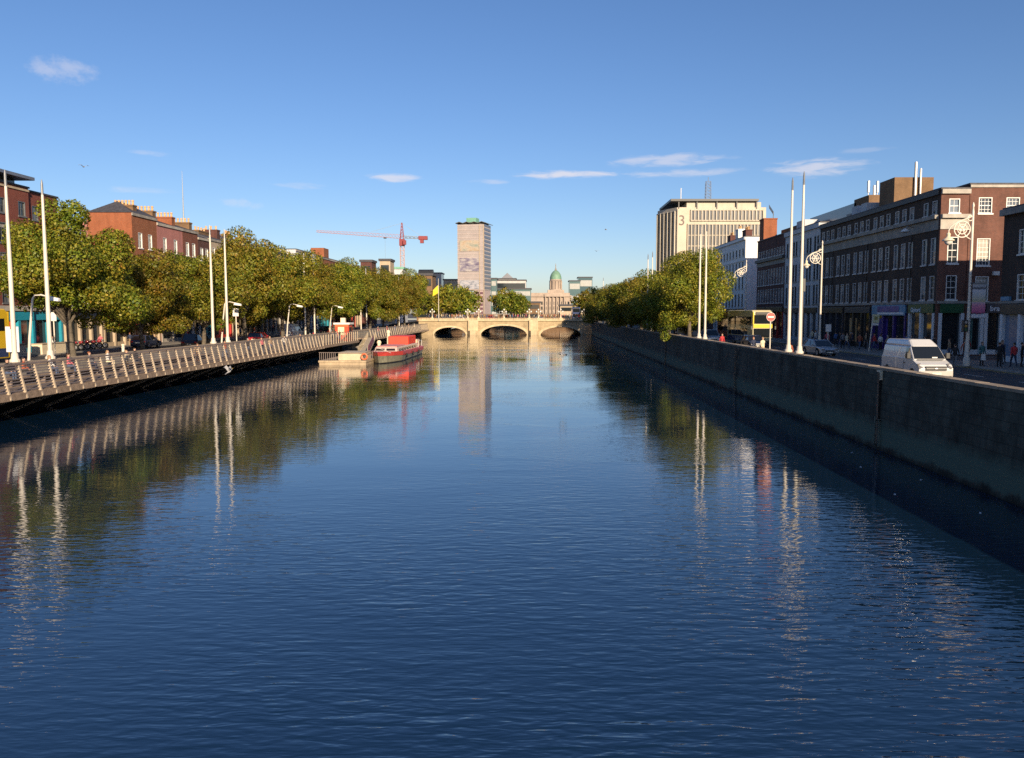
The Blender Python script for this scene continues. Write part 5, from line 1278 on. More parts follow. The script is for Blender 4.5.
MB().hexa([(-1.9,0.3,7.9),(-0.1,0,8.9),(-0.1,0.06,8.9),(-1.9,0.36,7.9),(-1.7,-0.2,9.8),(-0.1,0,11.4),(-0.1,0.06,11.4),(-1.7,-0.14,9.8)]).build('flag', mat('yellow_cloth', (0.75, 0.60, 0.03), 0.7, 0.1), fp)

# ------------------------------------------------------------------ vehicles (front towards -y)
def arch(cy, cz, r, n=8): return [(cy - r*math.cos(PI*i/n), cz + r*math.sin(PI*i/n)) for i in range(n+1)]
M_HEAD = mat('headlight_glass', (0.42, 0.40, 0.38), 0.08, 0.0, metal=0.6)
M_TAIL = mat('tail_light', (0.45, 0.02, 0.02), 0.25, 0.0)
M_PLATE = mat('number_plate', (0.72, 0.68, 0.55), 0.5, 0.03)
WM = {}
def wheel(par, x, y, r, wdt=0.2):
    k = round(r, 2)
    if k not in WM:
        a = MB(); a.tube([(-wdt/2,0,0),(wdt/2,0,0)], r, 20)
        c = MB(); c.tube([(-wdt/2-0.01,0,0),(wdt/2+0.01,0,0)], r*0.62, 14)
        WM[k] = (a.mesh('tyre', M_TYRE), c.mesh('rim', M_RIM))
    w_ = link('wheel', WM[k][0], par, (x, y, r)); link('rim', WM[k][1], w_)
def paint(name, c, metal=0.0): return mat(name, c, 0.28, 0.03, metal=metal, coat=0.6)
def car(name, label, cat, loc, rot, col, kind='saloon', lights=True):
    t = thing(name, label, cat, loc, rot)
    Lh = {'saloon':2.2,'suv':2.25,'hatch':2.0}[kind]; Hb = {'saloon':0.92,'suv':1.05,'hatch':0.95}[kind]; Ht = {'saloon':1.44,'suv':1.72,'hatch':1.48}[kind]
    hw = 0.88; r = 0.32 if kind != 'suv' else 0.36
    wf_, wr_ = -Lh+0.85, Lh-0.85
    prof = [(-Lh,0.34),(-Lh+0.12,0.22)] + [(wf_-0.42,0.22)] + arch(wf_,r,0.40)[0:] + [(wf_+0.42,0.22),(wr_-0.42,0.22)] + arch(wr_,r,0.40) + [(wr_+0.42,0.22),(Lh-0.1,0.24),(Lh,0.45),(Lh-0.02,0.8),(Lh-0.12,Hb-0.02)]
    prof += [(Lh-0.75 if kind=='saloon' else Lh-0.3,Hb), (-Lh+1.25,Hb-0.03), (-Lh+0.35,Hb-0.17), (-Lh+0.05,Hb-0.30)]
    MB().side(prof, -hw, hw).build('body', col, t, bevel=0.06)
    y0, y1 = -Lh+1.15, (Lh-0.55 if kind == 'saloon' else Lh-0.18)
    ty0, ty1 = y0+0.85, (y1-0.55 if kind == 'saloon' else y1-0.28)
    tw = hw-0.20
    c = MB(); c.hexa([(-hw+.04,y0,Hb-0.02),(hw-.04,y0,Hb-0.02),(hw-.04,y1,Hb-0.02),(-hw+.04,y1,Hb-0.02),(-tw,ty0,Ht-0.04),(tw,ty0,Ht-0.04),(tw,ty1,Ht-0.04),(-tw,ty1,Ht-0.04)])
    c.build('cabin_glass', M_CARGLASS, t, bevel=0.03)
    rf = MB(); rf.hexa([(-tw-.02,ty0-.02,Ht-0.045),(tw+.02,ty0-.02,Ht-0.045),(tw+.02,ty1+.02,Ht-0.045),(-tw-.02,ty1+.02,Ht-0.045),(-tw+.1,ty0+.1,Ht+.02),(tw-.1,ty0+.1,Ht+.02),(tw-.1,ty1-.1,Ht+.02),(-tw+.1,ty1-.1,Ht+.02)])
    for s in (-1, 1):
        for (ya, yb) in ((y0, ty0), (y1, ty1), ((y0+y1)/2, (ty0+ty1)/2)):
            rf.bar((s*(hw-.035),ya,Hb-0.02), (s*(tw+.005),yb,Ht-0.03), 0.08)
    rf.build('roof', col, t)
    for s in (-1, 1):
        wheel(t, s*(hw-0.11), wf_, r); wheel(t, s*(hw-0.11), wr_, r)
        MB().box(s*0.66-0.17, s*0.66+0.17, -Lh-0.015, -Lh+0.2, Hb-0.34, Hb-0.20).build('headlight', M_HEAD, t, bevel=0.03)
        MB().box(s*0.68-0.15, s*0.68+0.15, Lh-0.15, Lh+0.015, Hb-0.28, Hb-0.10).build('tail_light', M_TAIL, t, bevel=0.02)
        MB().box(s*(hw+0.10)-0.1, s*(hw+0.10)+0.1, y0+0.35, y0+0.47, Hb, Hb+0.14).build('wing_mirror', col, t, bevel=0.02)
    MB().box(-0.42, 0.42, -Lh-0.012, -Lh+0.1, 0.42, 0.56).build('grille', M_DARK, t)
    for y in (-Lh-0.03, Lh+0.012): MB().box(-0.26, 0.26, y, y+0.02, 0.30 if y < 0 else 0.6, 0.41 if y < 0 else 0.71).build('number_plate', M_PLATE, t)
    return t
C_SILVER = paint('silver_paint', (0.38, 0.39, 0.40), 0.5); C_NAVY = paint('navy_paint', (0.02, 0.028, 0.06)); C_BLACK = paint('black_paint', (0.012, 0.012, 0.014)); C_RED = paint('red_paint', (0.32, 0.02, 0.025)); C_WHITE = paint('white_car_paint', (0.58, 0.58, 0.58)); C_BLUE = paint('blue_paint', (0.06, 0.11, 0.22))
RZ = GZ+0.006
car('parked_car', 'silver saloon car driving towards the bridge under the nearest right masts', 'car', (27.0, 76.2, RZ), 0.10, C_SILVER)
car('parked_car', 'dark navy car in front of the yellow double-decker bus', 'car', (24.6, 90.5, RZ), 0.04, C_NAVY, 'hatch')
car('parked_car', 'pale silver estate car right of the big right-hand tree', 'car', (23.9, 109.5, RZ), 0, C_SILVER, 'suv')
car('parked_car', 'dark blue car half hidden under the big right-hand tree', 'car', (22.0, 121, RZ), 0, C_NAVY, 'suv')
car('parked_car', 'black car beside the masts before the big right-hand tree', 'car', (22.3, 110.5, RZ), 0, C_BLACK, 'hatch')
car('parked_car', 'small white car glimpsed between the right-hand trees and wall', 'car', (21.8, 152, RZ), 0, C_WHITE, 'hatch')
car('parked_car', 'blue car glimpsed behind the right wall beyond the big tree', 'car', (21.9, 143, RZ), 0, C_BLUE, 'suv')
car('parked_car', 'dark off-road car with red tail lights under the left trees', 'car', (-37.2, 88, RZ), PI, C_BLACK, 'suv')
car('parked_car', 'red car behind the boardwalk railing on the left street', 'car', (-36.0, 104, RZ), PI, C_RED, 'hatch')
car('parked_car', 'dark people carrier near the red ticket hut', 'car', (-37.0, 142, RZ), PI, C_BLACK, 'suv')
car('parked_car', 'black car further left of the ticket hut beneath the lamp', 'car', (-36.2, 130, RZ), PI, C_NAVY, 'hatch')
car('parked_car', 'navy car parked before the low cream house on the left street', 'car', (-44.8, 92, RZ), PI, C_NAVY, 'hatch')

def van(name, label, loc, rot, col, detail=True):
    t = thing(name, label, 'van', loc, rot)
    hw = 0.97; Lh = 2.65; H = 2.42; r = 0.34; wf_, wr_ = -Lh+0.95, Lh-0.85
    prof = [(-Lh+0.02,0.36),(-Lh+0.1,0.26),(wf_-0.46,0.26)] + arch(wf_,r,0.44) + [(wf_+0.46,0.26),(wr_-0.46,0.26)] + arch(wr_,r,0.44) + [(wr_+0.46,0.26),(Lh-0.05,0.28),(Lh,0.5),(Lh,1.30),(Lh-0.02,1.32)]
    prof += [(-Lh+1.35,1.32),(-Lh+0.92,1.27),(-Lh+0.22,1.02),(-Lh+0.03,0.82)]
    MB().side(prof, -hw, hw).build('body', col, t, bevel=0.07)
    up = MB()
    q = [(-hw+.015,-Lh+0.78,1.24),(hw-.015,-Lh+0.78,1.24),(hw-.015,Lh-0.01,1.24),(-hw+.015,Lh-0.01,1.24),(-hw+.14,-Lh+1.55,2.02),(hw-.14,-Lh+1.55,2.02),(hw-.14,Lh-0.08,2.02),(-hw+.14,Lh-0.08,2.02)]
    q2 = [(-hw+.14,-Lh+1.42,2.0),(hw-.14,-Lh+1.42,2.0),(hw-.14,Lh-0.08,2.0),(-hw+.14,Lh-0.08,2.0),(-hw+.30,-Lh+2.15,H),(hw-.30,-Lh+2.15,H),(hw-.26,Lh-0.14,H-0.03),(-hw+.26,Lh-0.14,H-0.03)]
    up.hexa(q); up.build('upper_body', col, t, bevel=0.06)
    MB().hexa(q2).build('high_roof', col, t, bevel=0.12)
    def onface(u0, u1, v0, v1, f):     # a pane lying on the slanted windscreen or side
        return [f(u0,v0), f(u1,v0), f(u1,v1), f(u0,v1)]
    def ws(u, v, o=0.02):
        x = (hw-0.015-v*0.125)*u; return (x, -Lh+0.78+0.77*v-o, 1.24+0.78*v+o*0.9)
    a = onface(-0.93, 0.93, 0.10, 0.97, lambda u, v: ws(u, v, 0.022)); c = onface(-0.93, 0.93, 0.10, 0.97, lambda u, v: ws(u, v, -0.03))
    MB().hexa(a[:2]+c[1::-1]+[a[3],a[2],c[2],c[3]]).build('windscreen', M_CARGLASS, t)
    for s in (-1, 1):
        def sd(y, v, o): return (s*(hw-0.015-0.125*v+o), y, 1.24+0.78*v)
        y0, y1 = -Lh+1.12, -Lh+1.98
        pts = [sd(y0,0.12,0.012), sd(y1,0.12,0.012), sd(y1,0.12,-0.02), sd(y0,0.12,-0.02), sd(y0+0.52,0.92,0.012), sd(y1,0.92,0.012), sd(y1,0.92,-0.02), sd(y0+0.52,0.92,-0.02)]
        MB().hexa(pts).build('door_window', M_CARGLASS, t)
        wheel(t, s*(hw-0.12), wf_, r, 0.22); wheel(t, s*(hw-0.12), wr_, r, 0.22)
        MB().hexa([(s*0.90-0.06,-Lh+0.0,0.78),(s*0.90+0.06,-Lh+0.06,0.78),(s*0.90+0.05,-Lh+0.5,1.06),(s*0.90-0.10,-Lh+0.24,1.0),(s*0.84-0.16,-Lh+0.0,0.86),(s*0.84+0.12,-Lh+0.06,0.86),(s*0.84+0.09,-Lh+0.36,1.09),(s*0.84-0.16,-Lh+0.2,1.08)]).build('headlight', M_HEAD, t)
        MB().box(s*(hw+0.17)-0.12, s*(hw+0.17)+0.12, -Lh+1.0, -Lh+1.16, 1.32, 1.66).build('wing_mirror', M_DARK, t, bevel=0.03)
        MB().box(s*(hw+0.003)-0.006, s*(hw+0.003)+0.006, -Lh+2.1, Lh-0.3, 0.62, 0.68).build('side_moulding', M_GREY, t)
        MB().box(s*(hw+0.004)-0.008, s*(hw+0.004)+0.008, -Lh+2.08, -Lh+2.10, 0.4, 1.25).build('door_seam', M_GREY, t)
        MB().box(s*(hw+0.015)-0.02, s*(hw+0.015)+0.02, -Lh+1.85, -Lh+2.02, 1.02, 1.07).build('door_handle', M_DARK, t)
        MB().box(s*0.86-0.06, s*0.86+0.06, Lh-0.02, Lh+0.02, 0.7, 1.3).build('tail_light', M_TAIL, t)
    MB().box(-0.60, 0.60, -Lh-0.035, -Lh+0.1, 0.69, 0.93).build('grille', M_DARK, t, bevel=0.02)
    g2 = MB(); g2.box(-0.58, 0.58, -Lh-0.05, -Lh-0.038, 0.80, 0.825); g2.ball((0,-Lh-0.05,0.80), (0.12,0.02,0.055), 12, 6); g2.build('grille_trim', M_RIM, t)
    MB().box(-0.95, 0.95, -Lh-0.07, -Lh+0.2, 0.36, 0.66).build('bumper', mat('van_bumper', (0.42, 0.40, 0.37), 0.5, 0.05) if detail else col, t, bevel=0.05)
    MB().box(-0.26, 0.26, -Lh-0.09, -Lh-0.073, 0.46, 0.57).build('number_plate', M_PLATE, t)
    MB().box(-0.75, 0.75, -Lh+0.72, -Lh+0.78, 1.262, 1.30).build('wiper', M_DARK, t)
    MB().box(0.15, 0.45, -Lh+0.86, -Lh+0.9, 1.335, 1.43).build('dashboard_paper', M_WHITE, t)
    return t
van('delivery_van', 'white high-roofed delivery van driving beside the right river wall', (23.05, 48.5, RZ), -0.02, C_WHITE)
van('delivery_van', 'white van behind the left railing under a gap in the trees', (-36.6, 120, RZ), PI, C_WHITE, False)

def bus(label, loc, rot, front, side_, lower, group=None):
    t = thing('double_decker_bus', label, 'bus', loc, rot); hw, Ln, H = 1.26, 10.4, 4.35
    prof = [(0.05,0.32),(1.9,0.32)] + arch(2.45,0.5,0.56) + [(3.1,0.32),(7.0,0.32)] + arch(7.6,0.5,0.56) + [(8.3,0.32),(Ln,0.35),(Ln,H-0.15),(Ln-0.2,H),(0.45,H),(0.12,H-0.25),(0.0,1.3),(0.0,0.5)]
    MB().side(prof, -hw, hw).build('body', side_, t, bevel=0.10)
    for s in (-1, 1):
        for z0, z1, n, y0 in ((2.55, 3.55, 7, 0.6), (1.25, 2.1, 6, 2.0)):
            for k in range(n): MB().box(s*(hw+0.004)-0.01, s*(hw+0.004)+0.01, y0+k*1.32, y0+k*1.32+1.24, z0, z1).build('window', M_CARGLASS, t)
        MB().box(s*(hw+0.006)-0.008, s*(hw+0.006)+0.008, 0.3, Ln-0.3, 0.45, 1.15).build('lower_panel', lower, t)
        for y in (2.45, 7.6): wheel(t, s*(hw-0.14), y, 0.48, 0.28)
        MB().box(s*0.95-0.18, s*0.95+0.18, -0.03, 0.05, 0.62, 0.84).build('headlight', M_HEAD, t)
        MB().box(s*(hw+0.2)-0.1, s*(hw+0.2)+0.1, -0.2, -0.05, 2.0, 2.4).build('wing_mirror', M_DARK, t)
    MB().box(-1.2, 1.2, -0.02, 0.12, 2.18, 2.62).build('front_band', front, t, bevel=0.02)
    MB().box(-1.26, -1.12, -0.03, 0.15, 2.6, 4.1).build('front_pillar', front, t)
    MB().box(-1.12, 1.12, -0.015, 0.10, 2.68, 3.75).build('upper_windscreen', M_CARGLASS, t, bevel=0.03)
    MB().box(-1.14, 1.14, -0.045, -0.004, 1.05, 2.12).build('windscreen', M_CARGLASS, t, bevel=0.03)
    MB().box(-0.9, 0.9, -0.03, 0.05, 3.80, 4.12).build('destination_display', M_BLACKF, t)
    MB().box(-1.0, 1.0, -0.05, -0.004, 0.36, 0.56).build('bumper', M_DARK, t)
    return t
BY_ = paint('bus_yellow', (0.72, 0.48, 0.03)); BB_ = paint('bus_blue', (0.03, 0.05, 0.14)); BT_ = paint('bus_pale', (0.60, 0.52, 0.30)); BR_ = paint('bus_red', (0.30, 0.03, 0.03))
bus('yellow and dark double-decker bus facing us behind the no entry sign', (27.6, 97.5, RZ), 0.06, BY_, BT_, BB_)
bus('yellow double-decker bus at the far left edge before the teal shop', (-44.3, 65.5, RZ), PI, BY_, BY_, BB_)
bus('dark double-decker bus facing us on the right end of the bridge', (13.2, 262.5, 4.58), 0.0, BB_, BB_, BB_)
bus('red double-decker bus standing in shade behind the yellow one', (31.2, 121, RZ), 0.02, BR_, BR_, BR_)

def motorcycle():
    t = thing('motorcycle', '', 'motorcycle', group='motorcycles parked on the left pavement')
    for y in (-0.68, 0.68):
        w_ = MB().ring((0,y,0.32), 0.27, 0.06, 'x', 18, 6).build('wheel', M_TYRE, t); MB().tube([(-0.02,y,0.32),(0.02,y,0.32)], 0.2, 12).build('rim', M_RIM, w_)
    f = MB(); f.tube([(0,-0.68,0.32),(0,-0.42,0.95)], 0.04, 6); f.tube([(0,-0.42,0.9),(0,0.1,0.4),(0,0.68,0.32)], 0.05, 6); f.build('frame', M_GREY, t)
    MB().ball((0,-0.1,0.48), (0.17,0.26,0.2)).build('engine', M_DARK, t); MB().ball((0,-0.12,0.84), (0.16,0.3,0.15)).build('fuel_tank', C_RED, t, smooth=True)
    MB().ball((0,0.42,0.82), (0.15,0.42,0.08)).build('seat', M_TYRE, t, smooth=True)
    MB().tube([(-0.36,-0.32,1.08),(0,-0.4,0.98),(0.36,-0.32,1.08)], 0.02, 6).build('handlebar', M_DARK, t); MB().ball((0,-0.56,0.92), (0.09,0.08,0.09)).build('headlight', M_HEAD, t, smooth=True)
    return t
mc = motorcycle()
for i in range(7):
    o = mc if i == 0 else copy_tree(mc); o.location = (-47.2, 79.5+i*1.15, GZ+0.12); o.rotation_euler = (rad(-8), 0, R90+0.2)
    o['label'] = 'parked motorcycle, %s from the near end of the row below the cream house' % ORD[i]
pl = thing('planter_box', 'cream planter box by the teal shop beneath the golden tree', 'planter', (-46.8, 69.5, GZ+0.12)); MB().box(-0.5,0.5,0,3.2,0,1.05).build('box', M_CREAM, pl); MB().box(-0.56,0.56,-0.06,3.26,1.053,1.12).build('rim', P_CREAM, pl)
pl = thing('planter_box', 'second cream planter box further along by the blue sign', 'planter', (-46.8, 75.0, GZ+0.12)); MB().box(-0.5,0.5,0,5.2,0,0.95).build('box', M_CREAM, pl); MB().box(-0.56,0.56,-0.06,5.26,0.953,1.02).build('rim', P_CREAM, pl)

# ------------------------------------------------------------------ people
BONES = {'pel':(0,0,.95),'sp':(0,0,1.14),'ch':(0,-.01,1.34),'nk':(0,0,1.49),'jaw':(0,-.02,1.57),'hd':(0,-.01,1.66),'tp':(0,.005,1.74)}
def make_person(pose):
    P = {k: Vector(v) for k, v in BONES.items()}; Rr = {'pel':(.155,.115),'sp':(.135,.1),'ch':(.165,.115),'nk':(.058,.058),'jaw':(.07,.08),'hd':(.08,.1),'tp':(.055,.07)}
    E = [('pel','sp','top'),('sp','ch','top'),('ch','nk','top'),('nk','jaw','skin'),('jaw','hd','skin'),('hd','tp','skin')]
    def put(n, v, r): P[n] = Vector(v); Rr[n] = (r, r) if isinstance(r, (int, float)) else r
    put('nose', (0,-.115,1.635), .014); E.append(('hd','nose','skin'))
    for s, q in ((-1,'l'), (1,'r')):
        f = s if pose == 'walk' else 0
        put('ear'+q, (s*.088,.005,1.645), .016); E.append(('hd','ear'+q,'skin'))
        put('sh'+q, (s*.185,0,1.41), .062)
        if pose == 'sit': el, wr = (s*.24,-.06,1.14), (s*.17,-.30,1.03)
        elif pose == 'lean': el, wr = (s*.25,-.20,1.20), (s*.16,-.42,1.13)
        else: el, wr = (s*.25,.03+.13*f,1.13), (s*.26,-.05+.20*f,.90)
        put('el'+q, el, .046); put('wr'+q, wr, .030)
        wv = (Vector(wr)-Vector(el)).normalized(); put('pa'+q, Vector(wr)+wv*.07, (.038,.02))
        E += [('ch','sh'+q,'top'),('sh'+q,'el'+q,'top'),('el'+q,'wr'+q,'top'),('wr'+q,'pa'+q,'skin')]
        sd = Vector((0,-1,0)) if abs(wv.z) > .6 else Vector((1,0,0)); cu = Vector((-s*.35,0,0)) if abs(wv.z) > .6 else Vector((0,0,-.35))
        for i, (o_, ln) in enumerate(((-.03,.06),(-.01,.072),(.01,.066),(.03,.05))):
            b_ = P['pa'+q]+wv*.035+sd*o_; put(f'f{i}{q}', b_, .0095); put(f'g{i}{q}', b_+(wv+cu*.6)*ln*.55, .009); put(f'h{i}{q}', b_+(wv+cu*1.6)*ln*.9, .008)
            E += [('pa'+q,f'f{i}{q}','skin'),(f'f{i}{q}',f'g{i}{q}','skin'),(f'g{i}{q}',f'h{i}{q}','skin')]
        tb = P['wr'+q]+wv*.03+sd*(.045); put('t0'+q, tb, .011); put('t1'+q, tb+wv*.04+sd*.012, .009); E += [('wr'+q,'t0'+q,'skin'),('t0'+q,'t1'+q,'skin')]
        put('hp'+q, (s*.09,0,.90), .098)
        if pose == 'sit': kn, an = (s*.11,-.42,.93), (s*.11,-.42,.53)
        elif pose == 'walk': kn, an = (s*.09,-.06-.16*f,.50), (s*.09,.06-.30*f if f > 0 else .36,.10 if f > 0 else .16)
        else: kn, an = (s*.10,-.02,.49), (s*.11,.03,.09)
        put('kn'+q, kn, .066); put('an'+q, an, .043); a_ = P['an'+q]
        put('he'+q, a_+Vector((0,.035,-.045)), .04); put('to'+q, a_+Vector((s*.02,-.17,-.055)), (.045,.032))
        E += [('pel','hp'+q,'leg'),('hp'+q,'kn'+q,'leg'),('kn'+q,'an'+q,'leg'),('an'+q,'he'+q,'shoe'),('an'+q,'to'+q,'shoe')]
    names = list(P); ix = {n: i for i, n in enumerate(names)}
    me = bpy.data.meshes.new('person'); me.from_pydata([P[n] for n in names], [(ix[a], ix[b]) for a, b, _ in E], [])
    o = bpy.data.objects.new('person_rig', me); COL.objects.link(o)
    sk = o.modifiers.new('skin', 'SKIN'); su = o.modifiers.new('sub', 'SUBSURF'); su.levels = 1; su.render_levels = 1
    for n, v in zip(names, me.skin_vertices[0].data): v.radius = Rr[n]; v.use_root = (n == 'pel')
    dg = bpy.context.evaluated_depsgraph_get(); dg.update()
    out = bpy.data.meshes.new_from_object(o.evaluated_get(dg)); out.name = 'person'
    bpy.data.objects.remove(o)
    KI = {'skin':0,'top':1,'leg':2,'shoe':3}
    segs = [(P[a], P[b], KI[k], (sum(Rr[a])+sum(Rr[b]))/4) for a, b, k in E]
    for m_ in (M_WHITE,)*4: out.materials.append(m_)
    for pg in out.polygons:
        c = pg.center; best = (9, 0)
        for a, b, k, r in segs:
            ab = b-a; u = max(0, min(1, (c-a).dot(ab)/max(ab.length_squared, 1e-9))); d_ = (c-(a+ab*u)).length - r
            if d_ < best[0]: best = (d_, k)
        k = best[1]
        if k == 2 and c.z > .99 and pose != 'sit': k = 1
        pg.material_index = k; pg.use_smooth = True
    return out
POSE = {p: make_person(p) for p in ('stand', 'walk', 'sit', 'lean')}
hb = MB(); hb.ball((0,.026,1.70), (.088,.10,.084), 14, 8); HAIR = hb.mesh('hair', M_DARK, True)
hb = MB(); hb.ball((0,.022,1.685), (.092,.104,.095), 14, 8); hb.ball((0,.075,1.55), (.095,.055,.15), 12, 8); HAIRL = hb.mesh('hair', M_DARK, True)
CL = lambda n, c: mat('cloth_'+n, c, 0.85, 0.15, 6.0)
CLO = {'black':CL('black',(.014,.014,.016)),'navy':CL('navy',(.02,.028,.06)),'white':CL('white',(.66,.64,.60)),'red':CL('red',(.42,.035,.04)),'pink':CL('pink',(.55,.14,.17)),'grey':CL('grey',(.16,.16,.17)),'blue':CL('blue',(.07,.13,.28)),'brown':CL('brown',(.17,.08,.045)),'cream':CL('cream',(.64,.55,.38)),'denim':CL('denim',(.06,.09,.16)),'tan':CL('tan',(.36,.25,.15)),'teal':CL('teal',(.04,.13,.14)),'yellow':CL('yellow',(.62,.48,.05)),'rust':CL('rust',(.33,.09,.045))}
SKIN = mat('skin', (.46,.27,.19), .55, .06, 8); SHOE = mat('shoe_leather', (.03,.026,.024), .6, .1)
HAIRC = {'dark':mat('hair_dark',(.02,.014,.01),.6,.1),'brown':mat('hair_brown',(.07,.035,.018),.6,.1),'fair':mat('hair_fair',(.30,.19,.09),.6,.1),'rusty':mat('hair_rusty',(.22,.07,.025),.6,.1),'grey':mat('hair_grey',(.3,.29,.27),.6,.1)}
def person(label, x, y, rot, top, leg, hair='dark', pose='stand', s=1.0, z=GZ+0.12, long=False, group=None, hairless=False):
    o = link('person', POSE[pose], None, (x, y, z - (0.53*s if pose == 'sit' else 0)), rot); o.scale = (s,)*3
    tag(o, label, 'person', group)
    for i, m_ in enumerate((SKIN, CLO[top], CLO[leg], SHOE)): o.material_slots[i].link = 'OBJECT'; o.material_slots[i].material = m_
    h = link('hair', HAIRL if long else HAIR, o); h.material_slots[0].link = 'OBJECT'; h.material_slots[0].material = HAIRC[hair]
    return o
pv = GZ+0.12
person('person in a black jacket crossing the road just behind the white van', 30.3, 57.8, 2.6, 'black', 'grey', pose='walk', z=RZ)
person('person in a dark coat carrying something pale near the corner lamp post', 32.7, 58.6, 0.2, 'teal', 'black', 'brown')
person('person in black on the corner pavement beside the one in red', 33.4, 57.6, 2.2, 'black', 'black', 'brown')
person('person in a bright red jacket with dark trousers on the corner pavement', 34.2, 57.2, 3.0, 'red', 'navy', pose='walk')
person('person in a dark coat, left one of two just past the red jacket', 34.9, 57.4, 1.0, 'black', 'black')
person('person in a dark coat, right one of two just past the red jacket', 35.4, 57.1, -1.0, 'navy', 'black', 'brown')
person('person in navy at the very edge of the view near the corner shop', 36.4, 56.4, 1.4, 'navy', 'navy')
b_ = thing('carrier_bag', 'pale carrier bag held by the person at the corner lamp post', 'bag', (32.62, 58.28, pv+0.45)); MB().hexa([(-.16,-.07,0),(.16,-.07,0),(.16,.07,0),(-.16,.07,0),(-.13,-.03,.45),(.13,-.03,.45),(.13,.03,.45),(-.13,.03,.45)]).build('sack', M_WHITE, b_)
MB().tube([(-.08,0,.45),(-.06,0,.58),(.06,0,.58),(.08,0,.45)], .01, 6).build('handle', M_WHITE, b_)
crowd = [(32.9,90.5,'pink','denim','fair'),(33.8,88.2,'grey','black','dark'),(34.6,91.2,'black','denim','brown'),(33.4,86.0,'cream','denim','brown'),(35.3,89.3,'navy','black','dark'),(36.1,91.8,'brown','black','grey'),(34.2,84.6,'rust','denim','dark'),(35.6,86.4,'tan','black','brown'),(36.6,88.8,'black','grey','fair'),(34.9,82.6,'red','denim','brown'),(35.9,83.4,'white','black','dark'),(36.7,85.2,'grey','navy','dark'),(33.0,94.5,'white','denim','brown'),(34.2,97.0,'black','black','grey'),(35.2,94.0,'blue','black','dark'),(33.2,100.5,'black','denim','brown'),(35.0,101.5,'cream','grey','dark'),(36.0,79.8,'black','black','dark'),(36.6,78.0,'navy','denim','brown'),(34.0,77.4,'tan','navy','grey'),(35.4,76.5,'blue','navy','dark')]
for i, (x, y, a, c, h) in enumerate(crowd):
    person('person in a %s top and %s trousers, %s along the shaded terrace pavement crowd' % (a, c, ORD[i] if i < 20 else 'last'), x, y, RND.uniform(0, 6.2), a, c, h, RND.choice(('stand','walk')), RND.uniform(.94,1.06), group='people on the shaded pavement by the brick terrace')
for i, (x, y, a, c, h) in enumerate(((33.0,61.5,'black','denim','dark'),(36.4,62.4,'grey','black','brown'),(35.3,60.6,'navy','grey','fair'),(36.6,73.6,'black','black','dark'),(34.2,66.2,'tan','denim','brown'),(33.2,70.3,'black','navy','dark'),(35.6,73.2,'white','denim','brown'),(38.5,71.5,'red','black','dark'),(36.0,58.4,'white','denim','brown'),(32.4,60.2,'navy','black','grey'),(36.9,60.1,'black','denim','dark'),(33.8,63.0,'rust','navy','brown'),(35.0,65.2,'cream','black','fair'))):
    person('person in a %s top, %s of the few loitering by the side street mouth' % (a, ORD[i]), x, y, RND.uniform(0, 6.2), a, c, h, RND.choice(('stand','walk')), group='people by the side street mouth')
person('person in a pale cream jacket behind the right wall by the no entry sign', 20.0, 70.6, 0.3, 'cream', 'tan', 'fair', 'walk', z=pv)
person('person in dark clothes with rusty hair left of the cream jacket', 19.4, 71.4, 0.1, 'navy', 'grey', 'rusty', 'walk')
person('person with rusty hair and rust coat beside the nearest right masts', 19.1, 60.3, 2.9, 'rust', 'brown', 'rusty', 'stand', 1.0, long=True)
person('person in red behind the right wall left of the silver estate car', 19.3, 83.0, 0.2, 'red', 'black', 'brown')
person('person in black walking beside the far right wall near the tree', 19.0, 90.0, 0.1, 'black', 'denim')
person('person in pink beside the wall under the right-hand trees', 18.9, 131, 0.1, 'pink', 'tan', 'fair')
person('person in a white top beside the far right wall', 19.0, 165, 0.1, 'white', 'denim', 'brown')
# on the boardwalk: some sit on its bench against the parapet, some lean on the rail
bn = thing('boardwalk_bench', 'long low timber bench against the parapet on the boardwalk', 'bench', (-28.9, 40.0, 3.0))
MB().box(0.0, 0.55, 0, 30, 0.40, 0.47).build('seat', M_DECK, bn)
bl_ = MB().box(0.05, 0.5, 0, 0.1, 0, 0.397).mesh('leg', M_RAIL)
for k in range(11): link('leg', bl_, bn, (0, 0.2+k*2.95, 0))
for y, a, c, h, ps, lab in ((43.2,'black','denim','dark','sit','seated person in black on the boardwalk bench, nearest of the sitters'),(44.6,'rust','black','dark','sit','seated person in a rust top on the boardwalk bench'),(47.0,'white','denim','fair','sit','seated person in a white top on the boardwalk bench'),(48.9,'pink','denim','brown','sit','seated person in a pink top on the boardwalk bench'),(51.2,'grey','navy','rusty','sit','seated person in grey with rusty hair on the boardwalk bench'),(53.4,'white','cream','fair','sit','seated person in white top and cream trousers on the boardwalk bench'),(57.0,'black','black','dark','sit','seated person all in black, farthest on the boardwalk bench')):
    person(lab, -28.62, y, R90+RND.uniform(-.3,.3), a, c, h, ps, z=3.47, long=(a in ('white','pink')))
person('person in cream standing at the boardwalk railing, leaning on it', -26.75, 52.2, R90, 'cream', 'tan', 'fair', 'lean', z=3.0)
person('person in tan walking along the boardwalk by the red car', -27.3, 64.5, 3.0, 'tan', 'brown', 'brown', 'walk', z=3.0)
for i, (y, a) in enumerate(((71,'rust'),(76,'black'),(79,'pink'),(83,'tan'),(87,'white'),(92,'navy'))):
    person('person in %s strolling on the far half of the boardwalk' % a, -27.6+0.25*(i % 3), y, RND.uniform(0,6), a, 'denim', RND.choice(list(HAIRC)), 'walk', z=3.0)
